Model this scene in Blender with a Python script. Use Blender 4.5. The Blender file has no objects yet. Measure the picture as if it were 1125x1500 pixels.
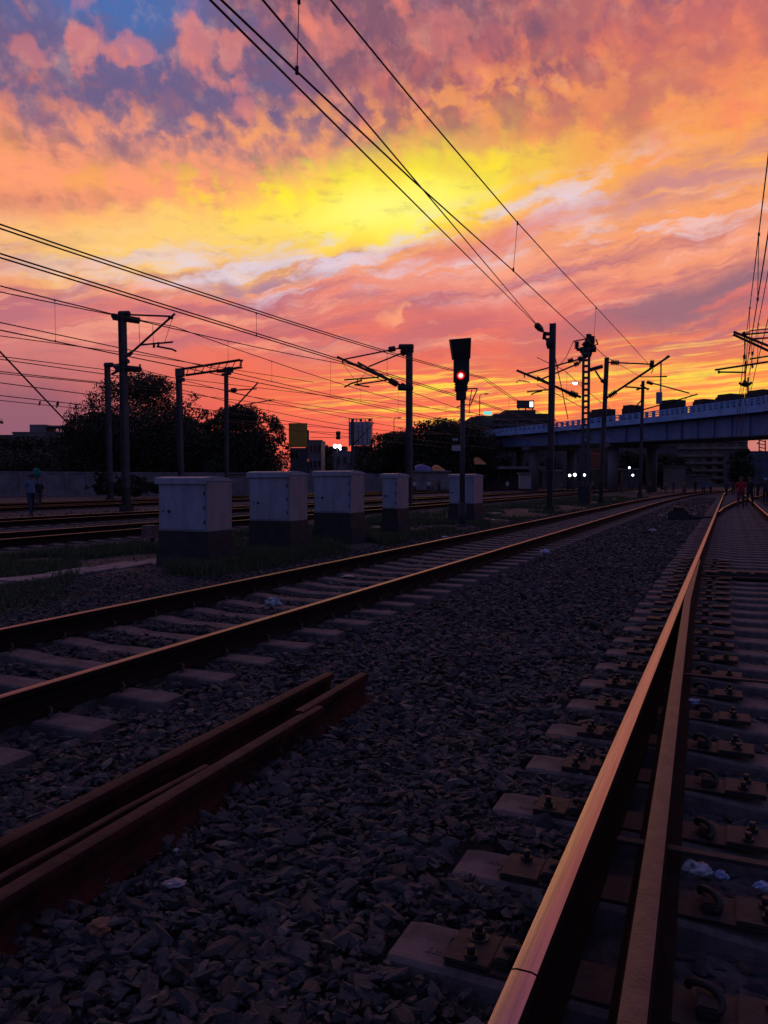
import bpy, bmesh, math, random
import numpy as np
from mathutils import Vector, Matrix, Quaternion
R = math.radians
sc = bpy.context.scene
COL = sc.collection
random.seed(7)

# ------------------------------------------------------------------ camera
FPX, HZ, CAMZ = 1150.0, 705.0, 1.39            # focal length in photo pixels, horizon row, eye height above sleeper tops
PITCH = math.atan((750 - HZ) / FPX)
YAW = R(23.71)                                 # the tracks (+Y) run this far to the right of the view axis
CA, SA = math.cos(YAW), math.sin(YAW)
FW = Vector((-SA, CA, 0)); RT = Vector((CA, SA, 0))

cam = bpy.data.cameras.new('camera')
cam.sensor_fit = 'VERTICAL'; cam.sensor_height = 36.0
cam.lens = 36.0 * FPX / 1500.0
cam.clip_start = 0.05; cam.clip_end = 5000
camo = bpy.data.objects.new('camera', cam); COL.objects.link(camo)
camo.location = (0, 0, CAMZ)
camo.rotation_euler = (R(90) - PITCH, 0, YAW)
sc.camera = camo
sc.view_settings.view_transform = 'Standard'; sc.view_settings.look = 'None'
sc.view_settings.exposure = 0.0; sc.view_settings.gamma = 1.0
sc.cycles.max_bounces = 5; sc.cycles.diffuse_bounces = 2; sc.cycles.glossy_bounces = 2
sc.cycles.transparent_max_bounces = 6

def ray(x, y):
    u = (x - 562.5) / FPX; v = (750 - y) / FPX
    return u, math.cos(PITCH) + v * math.sin(PITCH), -math.sin(PITCH) + v * math.cos(PITCH)
def wp(lat, D, z): return Vector((lat * CA - D * SA, D * CA + lat * SA, z))
def gp(x, y, z=0.0):                            # the point of the level z seen at a photo pixel
    u, f, w = ray(x, y); t = (z - CAMZ) / w
    return wp(u * t, f * t, z)
def atD(x, y, D):                               # the point seen at a pixel, D metres off along the view axis
    u, f, w = ray(x, y); t = D / f
    return wp(u * t, D, CAMZ + w * t)
def atX(x, y, X):                               # the point seen at a pixel on the vertical plane X = const
    u, f, w = ray(x, y); t = X / (u * CA - f * SA)
    return wp(u * t, f * t, CAMZ + w * t)
def atY(x, y, Y):
    u, f, w = ray(x, y); t = Y / (f * CA + u * SA)
    return wp(u * t, f * t, CAMZ + w * t)
def pxm(D): return D / FPX                      # metres per photo pixel at distance D
def azel(x, y):
    u, f, w = ray(x, y)
    return math.atan2(u, f), math.atan2(w, math.hypot(u, f))

def lin(c):
    return tuple(((v / 255) / 12.92 if v / 255 <= .04045 else ((v / 255 + .055) / 1.055) ** 2.4) for v in c)

# ------------------------------------------------------------------ little node language
class S:
    nt = None
    def __init__(s, sock): s.s = sock
    @staticmethod
    def m(op, *a, clamp=False):
        n = S.nt.nodes.new('ShaderNodeMath'); n.operation = op; n.use_clamp = clamp
        for i, v in enumerate(a):
            if isinstance(v, S): S.nt.links.new(v.s, n.inputs[i])
            else: n.inputs[i].default_value = v
        return S(n.outputs[0])
    def __add__(s, o): return S.m('ADD', s, o)
    __radd__ = __add__
    def __sub__(s, o): return S.m('SUBTRACT', s, o)
    def __rsub__(s, o): return S.m('SUBTRACT', o, s)
    def __mul__(s, o): return S.m('MULTIPLY', s, o)
    __rmul__ = __mul__
    def __truediv__(s, o): return S.m('DIVIDE', s, o)
def sstep(x, a, b):
    n = S.nt.nodes.new('ShaderNodeMapRange'); n.interpolation_type = 'SMOOTHSTEP'
    S.nt.links.new(x.s, n.inputs[0]); n.inputs[1].default_value = a; n.inputs[2].default_value = b
    n.inputs[3].default_value = 0; n.inputs[4].default_value = 1
    if a > b:
        n.inputs[1].default_value = b; n.inputs[2].default_value = a; n.inputs[3].default_value = 1; n.inputs[4].default_value = 0
    return S(n.outputs[0])
def vec(x, y, z=0.0):
    n = S.nt.nodes.new('ShaderNodeCombineXYZ')
    for i, v in enumerate((x, y, z)):
        if isinstance(v, S): S.nt.links.new(v.s, n.inputs[i])
        else: n.inputs[i].default_value = v
    return S(n.outputs[0])
def noise(v, scale=1.0, detail=4.0, rough=.55, dist=0.0, color=False):
    n = S.nt.nodes.new('ShaderNodeTexNoise'); n.noise_dimensions = '3D'
    S.nt.links.new(v.s, n.inputs['Vector'])
    n.inputs['Scale'].default_value = scale; n.inputs['Detail'].default_value = detail
    n.inputs['Roughness'].default_value = rough; n.inputs['Distortion'].default_value = dist
    return S(n.outputs['Color' if color else 'Fac'])
def mixc(f, a, b, mode='MIX'):
    n = S.nt.nodes.new('ShaderNodeMix'); n.data_type = 'RGBA'; n.blend_type = mode; n.clamp_factor = True
    for i, v in ((0, f), (6, a), (7, b)):
        if isinstance(v, S): S.nt.links.new(v.s, n.inputs[i])
        else: n.inputs[i].default_value = v if i == 0 else tuple(v)[:3] + (1,)
    return S(n.outputs[2])
def ramp(x, stops, interp='EASE'):
    n = S.nt.nodes.new('ShaderNodeValToRGB'); n.color_ramp.interpolation = interp
    e = n.color_ramp.elements
    while len(e) < len(stops): e.new(.5)
    for k, (p, c) in enumerate(stops):
        e[k].position = p; e[k].color = tuple(c)[:3] + (1,)
    S.nt.links.new(x.s, n.inputs[0])
    return S(n.outputs[0])
def sep(v):
    n = S.nt.nodes.new('ShaderNodeSeparateXYZ'); S.nt.links.new(v.s, n.inputs[0])
    return [S(o) for o in n.outputs]
# ------------------------------------------------------------------ sky: sunset cloud, laid out by compass bearing and height
world = bpy.data.worlds.new('World'); sc.world = world; world.use_nodes = True
nt = world.node_tree; nt.nodes.clear(); S.nt = nt
wout = nt.nodes.new('ShaderNodeOutputWorld'); bg = nt.nodes.new('ShaderNodeBackground')
nt.links.new(bg.outputs[0], wout.inputs[0])
tc = nt.nodes.new('ShaderNodeTexCoord')
dx, dy, dz = sep(S(tc.outputs['Generated']))
fw = dy * CA - dx * SA
la = dx * CA + dy * SA
AZ = S.m('ARCTAN2', la, fw)                     # bearing from the afterglow's side of the sky
EL = S.m('ARCSINE', dz)
# drawing units: 1 unit = 1/1150 rad; u = bearing, v = depth below the zenithward edge (both in hundreds)
u0 = AZ * 11.5
v0 = EL * 11.5
def UV(x, y):
    a, e = azel(x, y); return a * 11.5, e * 11.5
sky_n1 = noise(vec(u0, v0, 3.1), .55, 5, .6, color=True)
wx, wy, wz = sep(sky_n1)
u1 = u0 + (wx - .5) * .9
v1 = v0 + (wy - .5) * .75
fine = noise(vec(u0, v0, 9.7), 2.6, 5, .6, color=True)
fx, fy, fz = sep(fine)
uw = u1 + (fx - .5) * .35
vw = v1 + (fy - .5) * .35
def blob(x, y, rx, ry, rot=0.0, a=0.15, b=1.0, uu=None, vv=None):
    cu, cv = UV(x, y); uu = uu or uw; vv = vv or vw
    du = uu - cu; dv = vv - cv
    c, s = math.cos(R(rot)), math.sin(R(rot))
    p = (du * c + dv * s) * (100 / rx)
    q = (dv * c - du * s) * (100 / ry)
    r = S.m('SQRT', p * p + q * q)
    return sstep(r, b, a)
# streak coordinates: cloud sheets rise gently to the right
def streak(rot, su, sv, seed, det=5, rough=.6, dist=0.0):
    c, s = math.cos(R(rot)), math.sin(R(rot))
    p = u1 * c + v1 * s; q = v1 * c - u1 * s
    return noise(vec(p * su, q * sv, seed), 1.0, det, rough, dist)
def streak0(rot, su, sv, seed, det=5, rough=.6):
    c, s = math.cos(R(rot)), math.sin(R(rot))
    ux = u0 + (wx - .5) * .3; vx = v0 + (wy - .5) * .14 + (fy - .5) * .05
    p = ux * c + vx * s; q = vx * c - ux * s
    return noise(vec(p * su, q * sv, seed), 1.0, det, rough)
VT = UV(562, 0)[1]
vert = S.m('ADD', vw * (1 / 16.0), 0.0, clamp=True)
def vp(y): return max(0.0, UV(562, y)[1] / 16.0)
L = lin
base = ramp(vert, [(0.0, L((178, 74, 92))), (vp(650), L((226, 84, 84))), (vp(590), L((247, 103, 76))), (vp(530), L((238, 108, 88))),
                   (vp(470), L((226, 112, 106))), (vp(410), L((238, 146, 128))), (vp(340), L((252, 172, 104))),
                   (vp(270), L((255, 178, 84))), (vp(200), L((246, 138, 84))), (vp(120), L((226, 116, 98))), (vp(40), L((172, 98, 112))),
                   (.41, L((110, 98, 144))), (.5, L((88, 98, 158))), (.65, L((70, 82, 136))), (1.0, L((56, 68, 118)))], 'LINEAR')
c = base
s1 = streak(9, .22, 1.5, 1.0)
s2 = streak(13, .16, 1.1, 5.0)
s3 = streak0(3.5, .55, 15, 11.0, 6, .62)
lump = noise(vec(uw * 1.05, vw * .95, 21.0), 1.0, 5, .55, .4)
lump2 = noise(vec(uw * 1.9 + v1 * .5, vw * 1.3, 33.0), 1.0, 5, .6, .3)
# broad tone changes
c = mixc(blob(-10, 640, 420, 190) * .85, c, L((118, 90, 116)))
c = mixc(blob(40, 490, 330, 90) * .6, c, L((214, 134, 132)))
c = mixc(blob(1010, 545, 430, 85, 3) * .8, c, L((255, 148, 78)))
c = mixc(blob(930, 210, 420, 120, 8) * .75, c, L((255, 166, 88)))
c = mixc(blob(1050, 330, 300, 90, 10) * .7, c, L((252, 158, 104)))
c = mixc(blob(120, 300, 300, 110) * .6, c, L((250, 146, 104)))
c = mixc(blob(250, 370, 420, 75, 6) * .85, c, L((255, 200, 112)))
# the yellow heart of the afterglow
c = mixc(blob(520, 280, 520, 125, 9, .1, 1.0, u1, v1) * .92, c, L((255, 208, 70)))
c = mixc(blob(535, 290, 330, 92, 9, .2, 1.0, u1, v1), c, L((255, 236, 44)))
c = mixc(blob(560, 298, 210, 52, 7, .1, 1.0) * .85, c, L((255, 250, 110)))
# upper mottled deck: lumps about 50-80 rows across, soft edged
ul, vl = u0 + v0 * .25 + (wx - .5) * .5 + (fx - .5) * .22, v0 + (wy - .5) * .4 + (fy - .5) * .22
lump = noise(vec(ul * 1.6, vl * 1.75, 21.0), 1.0, 5, .52)
lump2 = noise(vec(ul * 2.5, vl * 2.7, 33.0), 1.0, 4, .52)
lump3 = noise(vec(ul * 2.0 + 7.0, vl * 1.3, 41.0), 1.0, 6, .62)
topm = sstep(vw, UV(562, 290)[1], UV(562, 130)[1])
c = mixc(sstep(lump, .45, .66) * topm * .62, c, L((140, 86, 104)))
c = mixc(sstep(lump2, .46, .68) * sstep(vw, UV(562, 310)[1], UV(562, 220)[1]) * .7, c, L((252, 138, 98)))
c = mixc(blob(110, 70, 560, 200, -8, .45, 1.0) * sstep(lump, .26, .47) * sstep(vw, UV(562, 290)[1], UV(562, 170)[1]) * .95, c, L((106, 96, 136)))
c = mixc(blob(330, -60, 620, 120, 0, .4, 1.0) * sstep(lump3, .34, .5) * .8, c, L((104, 92, 132)))
c = mixc(blob(150, 15, 230, 85, 0, .2, 1.0) * .9, c, L((64, 108, 174)))
c = mixc(blob(640, 50, 460, 150, -4, .3, 1.0) * sstep(lump3, .36, .54) * .85, c, L((120, 84, 106)))
c = mixc(blob(950, 40, 420, 150, 10, .3, 1.0) * sstep(lump, .40, .60) * .6, c, L((206, 114, 106)))
c = mixc(blob(1050, 50, 330, 120, 20, .1, 1.0) * sstep(s2, .40, .62) * .5, c, L((210, 112, 106)))
c = mixc(blob(720, 140, 360, 80, 6, .2, 1.0) * sstep(lump2, .40, .58) * .55, c, L((226, 112, 90)))
# lit puffs on the blue
puff = sstep(noise(vec(ul * 1.8, vl * 1.6, 47.0), 1.0, 4, .5), .53, .67)
c = mixc(puff * sstep(vw, UV(300, 270)[1], UV(300, 190)[1]) * sstep(uw, UV(900, 100)[0], UV(600, 100)[0]) * .85, c, L((240, 134, 116)))
c = mixc(sstep(lump2, .44, .64) * blob(180, 235, 420, 110, 4, .2, 1.0) * .8, c, L((254, 152, 110)))
c = mixc(sstep(lump3, .52, .66) * blob(330, 215, 330, 80, 4, .2, 1.0) * .6, c, L((196, 104, 104)))
c = mixc(sstep(lump2, .52, .64) * blob(470, 235, 260, 60, 4, .2, 1.0) * .85, c, L((255, 204, 66)))
c = mixc(sstep(s1, .46, .62) * blob(130, 305, 280, 34, 2, .1, 1.0) * .75, c, L((180, 104, 110)))
# long soft sheets in the middle heights
mid = sstep(v1, UV(562, 560)[1], UV(562, 500)[1]) * sstep(v1, UV(562, 330)[1], UV(562, 400)[1])
m1 = streak(9, .35, 2.6, 81.0, 6, .62)
m2 = streak(7, .45, 3.4, 91.0, 6, .64)
c = mixc(sstep(m1, .46, .62) * mid * .75, c, L((178, 104, 124)))
c = mixc(sstep(m2, .50, .66) * mid * .7, c, L((252, 166, 136)))
# distinct altocumulus puffs: rows of small cells lit from below
def cells(su, sv, seed):
    n = S.nt.nodes.new('ShaderNodeTexVoronoi'); n.feature = 'SMOOTH_F1'; n.inputs['Smoothness'].default_value = .6; n.inputs['Scale'].default_value = 1.0
    n.inputs['Randomness'].default_value = .95; n.inputs['Detail'].default_value = 1.0; n.inputs['Roughness'].default_value = .5
    S.nt.links.new(vec(ul * su, vl * sv, seed).s, n.inputs['Vector']); return S(n.outputs['Distance'])
cell = cells(2.0, 2.5, 3.0) + (fz - .5) * .5
alto = sstep(vw, UV(562, 300)[1], UV(562, 235)[1]) * sstep(uw, UV(980, 100)[0], UV(560, 100)[0])
c = mixc(sstep(cell, .36, .62) * alto * .36, c, L((150, 92, 110)))
c = mixc(blob(190, 245, 520, 95, 3, .35, 1.0) * sstep(lump2, .36, .56) * .8, c, L((255, 158, 116)))
c = mixc(blob(640, 165, 420, 60, 6, .3, 1.0) * sstep(lump2, .44, .60) * .6, c, L((255, 168, 92)))
c = mixc(sstep(cell, .38, .14) * alto * sstep(lump2, .40, .56) * sstep(vw, UV(562, 60)[1], UV(562, 170)[1]) * .8, c, L((250, 142, 110)))
c = mixc(blob(150, 90, 460, 130, -6, .3, 1.0) * sstep(lump2, .66, .46) * .7, c, L((98, 94, 138)))
c = mixc(blob(170, 0, 170, 50, 0, .2, 1.0) * .8, c, L((66, 110, 176)))
for x_, y_, rx_, ry_, k_ in ((40, 78, 40, 22, .6), (120, 66, 26, 34, .8), (190, 70, 38, 20, .6), (284, 56, 34, 32, .75), (338, 70, 34, 24, .75), (480, 56, 60, 34, .55), (640, 44, 60, 34, .45)):
    c = mixc(sstep(blob(x_, y_, rx_ * 1.5, ry_ * 1.5, 0, 0, 1.0, u0 + (fx - .5) * .5, v0 + (fy - .5) * .4) + (lump2 - .5) * 1.5, .30, .72) * blob(x_, y_, rx_ * 1.7, ry_ * 1.7, 0, .5, 1.0) * k_ * .78, c, L((236, 134, 120)))
c = mixc(blob(250, 352, 380, 58, 5, .2, 1.0) * .7, c, L((255, 208, 122)))
c = mixc(blob(545, 288, 300, 74, 9, .1, 1.0, u1, v1) * .8, c, L((255, 238, 48)))
c = mixc(blob(570, 300, 190, 44, 8, .0, 1.0, u1, v1) * .85, c, L((255, 252, 128)))
c = mixc(puff * blob(200, 110, 420, 100, -4, .4, 1.0) * .55, c, L((216, 128, 128)))
# pale gaps between the sheets
gap = sstep(streak(12, .8, 3.4, 61.0, 7, .66), .44, .60)
cu, cv = UV(560, 372)
bend = v1 - (u1 * .16 + u1 * u1 * .018 + cv)
band = sstep(S.m('ABSOLUTE', bend + (wz - .5) * .5), .62, .08) * (sstep(uw, UV(40, 400)[0], UV(330, 400)[0]) * .7 + .3)
c = mixc(band * sstep(uw, UV(1080, 300)[0], UV(800, 300)[0]) * gap * .75, c, L((222, 212, 234)))
band2 = sstep(S.m('ABSOLUTE', v1 - (u1 * .1 + UV(700, 400)[1])), .7, .1)
c = mixc(band2 * sstep(uw, UV(480, 390)[0], UV(640, 390)[0]) * sstep(streak(9, .7, 3.2, 67.0, 7, .66), .50, .64) * .6, c, L((236, 206, 214)))
# grey undersides
c = mixc(blob(1030, 440, 330, 48, 8, .2, 1.0) * sstep(s1, .38, .5) * .95, c, L((148, 106, 122)))
c = mixc(blob(1030, 255, 260, 42, 14, .2, 1.0) * sstep(s1, .40, .52) * .8, c, L((196, 132, 142)))
c = mixc(blob(700, 355, 210, 30, 10, .2, 1.0) * sstep(s2, .38, .5) * .8, c, L((228, 128, 118)))
c = mixc(blob(390, 418, 170, 22, 4, .1, 1.0) * sstep(s1, .44, .52) * .9, c, L((168, 128, 152)))
c = mixc(blob(560, 495, 480, 45, 3, .2, 1.0) * sstep(s1, .42, .56) * .7, c, L((184, 98, 116)))
c = mixc(blob(230, 470, 300, 40, 5, .2, 1.0) * sstep(s2, .42, .56) * .55, c, L((196, 116, 124)))
c = mixc(sstep(lump2, .5, .6) * blob(620, 462, 110, 22, 8, .2, 1.0) * .8, c, L((255, 168, 124)))
c = mixc(sstep(s2, .45, .62) * blob(700, 560, 620, 90, 3, .2, 1.0) * .5, c, L((222, 94, 88)))
c = mixc(blob(620, 655, 430, 62, 0, .2, 1.0) * .75, c, L((240, 84, 78)))
c = mixc(blob(1110, 655, 120, 40, 0, .2, 1.0) * .8, c, L((206, 126, 116)))
c = mixc(blob(400, 640, 330, 75, 0, .2, 1.0) * .6, c, L((236, 84, 84)))
# bright bars low down
bars = sstep(s3, .47, .60)
low = sstep(v1, UV(562, 636)[1], UV(562, 600)[1]) * sstep(v1, UV(562, 525)[1], UV(562, 560)[1])
env = sstep(uw, UV(360, 600)[0], UV(620, 600)[0])
c = mixc(bars * low * env * .95, c, L((255, 214, 74)))
bars2 = sstep(streak0(3.5, .55, 14, 71.0, 6, .62), .52, .62)
c = mixc(bars2 * blob(980, 540, 330, 60, 3, .3, 1.0) * .8, c, L((255, 196, 92)))
c = mixc(sstep(fz, .5, .75) * topm * .2, c, L((255, 190, 150)))
c = mixc(sstep(noise(vec(u0 * 1.2, v0 * 3.2, 15.0), 1.6, 6, .65), .5, .75) * .3, c, L((150, 84, 104)))
c = mixc(blob(1115, 652, 110, 34, 0, .3, 1.0, u0, v0) * .85, c, L((200, 122, 114)))
# round the rest of the compass the dusk is dim and violet
back = sstep(S.m('ABSOLUTE', AZ), .56, 1.1)
dusk = ramp(S.m('ADD', EL * (1 / 1.57), 0.0, clamp=True), [(0, L((92, 84, 122))), (.25, L((84, 92, 146))), (1, L((62, 74, 126)))], 'LINEAR')
c = mixc(back, c, dusk)
SUN_EL, SUN_ROT = R(2.0), -YAW
nish = nt.nodes.new('ShaderNodeTexSky'); nish.sky_type = 'NISHITA'; nish.sun_disc = False
nish.sun_elevation = SUN_EL; nish.sun_rotation = SUN_ROT; nish.dust_density = 2.0
# the clear sky above the cloud deck shines through a little everywhere
c = mixc(.004, c, S(nish.outputs[0]), 'ADD')
nt.links.new(c.s, bg.inputs['Color']); bg.inputs['Strength'].default_value = 1.0
world.cycles.sampling_method = 'MANUAL'; world.cycles.sample_map_resolution = 512
# ------------------------------------------------------------------ light: the sun is down at the cloud's edge, only a faint warm remnant
sl = bpy.data.lights.new('sun', 'SUN'); sl.energy = 0.05; sl.angle = R(12); sl.color = (1.0, .55, .3)
so = bpy.data.objects.new('sun', sl); COL.objects.link(so)
sd = Vector((-SA, CA, 0)) * math.cos(R(7)) + Vector((0, 0, 1)) * math.sin(R(7))
so.rotation_euler = (-sd).to_track_quat('-Z', 'Y').to_euler()

# ------------------------------------------------------------------ materials
def mat(name, col, rough=.8, metal=0.0, col2=None, scale=4.0, bump=0.0, bscale=40.0, spec=.5, island=None, det=5, stretch=None, emit=None, estr=1.0):
    m = bpy.data.materials.new(name); m.use_nodes = True
    nt = m.node_tree; S.nt = nt
    b = nt.nodes['Principled BSDF']
    b.inputs['Roughness'].default_value = rough; b.inputs['Metallic'].default_value = metal
    b.inputs['Specular IOR Level'].default_value = spec
    tc = nt.nodes.new('ShaderNodeTexCoord'); co = S(tc.outputs['Object'])
    if stretch:
        x, y, z = sep(co); co = vec(x * stretch[0], y * stretch[1], z * stretch[2])
    c = None
    if col2 is not None:
        f = noise(co, scale, det, .62)
        c = mixc(sstep(f, .36, .66), col, col2)
    if island:
        g = nt.nodes.new('ShaderNodeNewGeometry')
        r = ramp(S(g.outputs['Random Per Island']), island, 'CONSTANT')
        c = r if c is None else mixc(.5, c, r)
    if c is None: b.inputs['Base Color'].default_value = tuple(col) + (1,)
    else: nt.links.new(c.s, b.inputs['Base Color'])
    if bump:
        h = noise(co, bscale, 5, .6)
        bn = nt.nodes.new('ShaderNodeBump'); bn.inputs['Strength'].default_value = bump; bn.inputs['Distance'].default_value = .02
        nt.links.new(h.s, bn.inputs['Height']); nt.links.new(bn.outputs[0], b.inputs['Normal'])
    if emit:
        b.inputs['Emission Color'].default_value = tuple(emit) + (1,); b.inputs['Emission Strength'].default_value = estr
    return m
M = {}
M['ground'] = mat('ground', (.03, .027, .027), .95, 0, (.05, .042, .04), 1.3, .6, 25)
M['ballast_bed'] = mat('ballast_bed', (.035, .033, .036), .95, 0, (.085, .075, .072), 16, 1.0, 22)
M['stone'] = mat('stone', (.022, .021, .021), .85, 0, (.062, .055, .052), 7, .5, 90,
    island=[(p_, (c_[0] * .80, c_[1] * .78, c_[2] * .70)) for p_, c_ in [(0, (.024, .025, .03)), (.2, (.062, .062, .07)), (.40, (.10, .098, .105)), (.56, (.04, .042, .052)), (.70, (.105, .092, .088)), (.83, (.13, .08, .058)), (.89, (.075, .083, .105)), (.955, (.26, .235, .225))]])
M['concrete'] = mat('sleeper_concrete', (.17, .125, .11), .95, 0, (.075, .058, .053), 6, .45, 55)
M['slab'] = mat('slab_concrete', (.24, .215, .21), .9, 0, (.13, .115, .11), 2.5, .4, 30)
M['rust'] = mat('rust', (.022, .010, .008), .95, 0, (.011, .007, .006), 9, .5, 45, spec=.12)
M['rust_top'] = mat('worn_rust', (.12, .075, .062), .5, .3, (.065, .042, .036), 11, .3, 90)
M['red_rust'] = mat('red_rust', (.07, .016, .012), .95, 0, (.022, .010, .009), 5, .7, 40, spec=.12)
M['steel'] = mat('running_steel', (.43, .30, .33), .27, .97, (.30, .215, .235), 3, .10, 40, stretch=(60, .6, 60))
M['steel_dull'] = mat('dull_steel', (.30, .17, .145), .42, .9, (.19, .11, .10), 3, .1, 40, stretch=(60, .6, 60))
M['spare_top'] = mat('spare_rail_top', (.085, .040, .032), .75, .1, (.04, .021, .018), 6, .4, 60, spec=.2)
M['plate'] = mat('plate_iron', (.042, .027, .023), .75, 0, (.018, .013, .012), 14, .35, 60)
M['iron'] = mat('dark_iron', (.03, .026, .025), .6, .4, (.05, .036, .03), 9, .2, 50)
M['mast'] = mat('mast_paint', (.075, .065, .07), .75, 0, (.04, .034, .036), 1.5, .2, 20)
M['black'] = mat('black_paint', (.009, .009, .009), .7, 0, (.024, .022, .022), 4, .2, 30)
M['wire'] = mat('wire', (.03, .026, .026), .6, .6)
M['insul'] = mat('insulator', (.05, .02, .016), .4)
M['boxpaint'] = mat('grey_box_paint', (.28, .30, .36), .6, 0, (.21, .225, .265), 2.6, .12, 14, stretch=(2.5, 2.5, .6))  # cabinet front: blue light of the opposite sky mixed into the grey
M['box_warm_lit'] = mat('warm_lit_paint', (.31, .255, .245), .65, 0, (.23, .185, .18), 3, .15, 18, stretch=(2.5, 2.5, .6))  # same cabinet paint, warm glow from the right-hand sky mixed into the colour
M['plinth'] = mat('plinth', (.045, .036, .036), .95, 0, (.026, .022, .022), 4, .5, 30)
M['girder'] = mat('girder_paint', (.15, .21, .36), .6, 0, (.10, .14, .25), .9, .1, 8, stretch=(1, 1, .3))
M['parapet'] = mat('parapet_paint', (.26, .45, .72), .7, 0, (.17, .32, .54), .6, .1, 8)
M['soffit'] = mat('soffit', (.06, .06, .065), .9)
M['wall'] = mat('wall_concrete', (.22, .185, .185), .95, 0, (.14, .115, .115), .8, .3, 6)
M['bld1'] = mat('building_grey', (.17, .14, .145), .9, 0, (.12, .10, .10), .35, .2, 4)
M['bld2'] = mat('building_tan', (.24, .17, .13), .9, 0, (.16, .12, .10), .3, .2, 4)
M['bld3'] = mat('building_dark', (.055, .05, .055), .9, 0, (.085, .075, .08), .3, .2, 4)
M['bld4'] = mat('building_blue', (.07, .085, .12), .9, 0, (.05, .06, .085), .3)
M['redbld'] = mat('red_plaster', (.10, .022, .018), .9, 0, (.06, .02, .018), .5)
M['glass'] = mat('dark_glass', (.015, .016, .02), .15)
M['yellow'] = mat('yellow_board', (.48, .26, .012), .6, 0, (.38, .20, .012), .4)
M['whitep'] = mat('white_board', (.40, .37, .42), .7, 0, (.28, .26, .30), .5)
M['tarp_blue'] = mat('blue_tarp', (.05, .09, .34), .6, 0, (.04, .06, .2), 1.0)
M['tarp_orange'] = mat('orange_tarp', (.5, .2, .05), .7)
M['tin'] = mat('roof_tin', (.25, .24, .27), .5, .3, (.15, .13, .13), 1.0)
M['leaf'] = mat('leaf', (.03, .036, .014), .7, 0, None, island=[(0, (.018, .023, .009)), (.3, (.028, .034, .012)), (.6, (.04, .045, .017)), (.85, (.052, .05, .02))])
M['bark'] = mat('bark', (.05, .036, .028), .95, 0, (.03, .022, .018), 3, .5, 12)
M['grass'] = mat('grass_blade', (.06, .08, .025), .8, 0, None, island=[(0, (.04, .06, .018)), (.4, (.07, .09, .03)), (.75, (.10, .10, .045))])
M['plastic_w'] = mat('white_plastic', (.42, .42, .46), .4, 0, (.22, .22, .25), 9)
M['plastic_b'] = mat('blue_plastic', (.18, .30, .55), .4, 0, (.30, .36, .48), 30)
M['skin'] = mat('skin', (.22, .11, .07), .6)
M['hair'] = mat('hair', (.012, .01, .01), .6)
M['lamp_w'] = mat('lamp_white', (.8, .8, .8), .5, emit=(1, .96, 1), estr=9)
M['lamp_c'] = mat('lamp_cyan', (.8, .8, .8), .5, emit=(.85, 1, .98), estr=6)
M['sign_c'] = mat('sign_cyan', (.2, .5, .5), .5, emit=(.25, .9, .85), estr=.8)
M['sign_w'] = mat('sign_white', (.8, .8, .8), .5, emit=(.9, .95, 1), estr=2.0)
M['red_core'] = mat('red_core', (.8, .2, .2), .5, emit=(1, .62, .60), estr=2.2)
M['red_rim'] = mat('red_rim', (.5, .01, .01), .5, emit=(1, .02, .015), estr=.9)
M['sign_plate'] = mat('number_plate', (.34, .32, .32), .7)
def cloth(name, c): 
    if name not in M: M[name] = mat(name, c, .9, 0, tuple(v * .7 for v in c), 6)
    return M[name]

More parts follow.
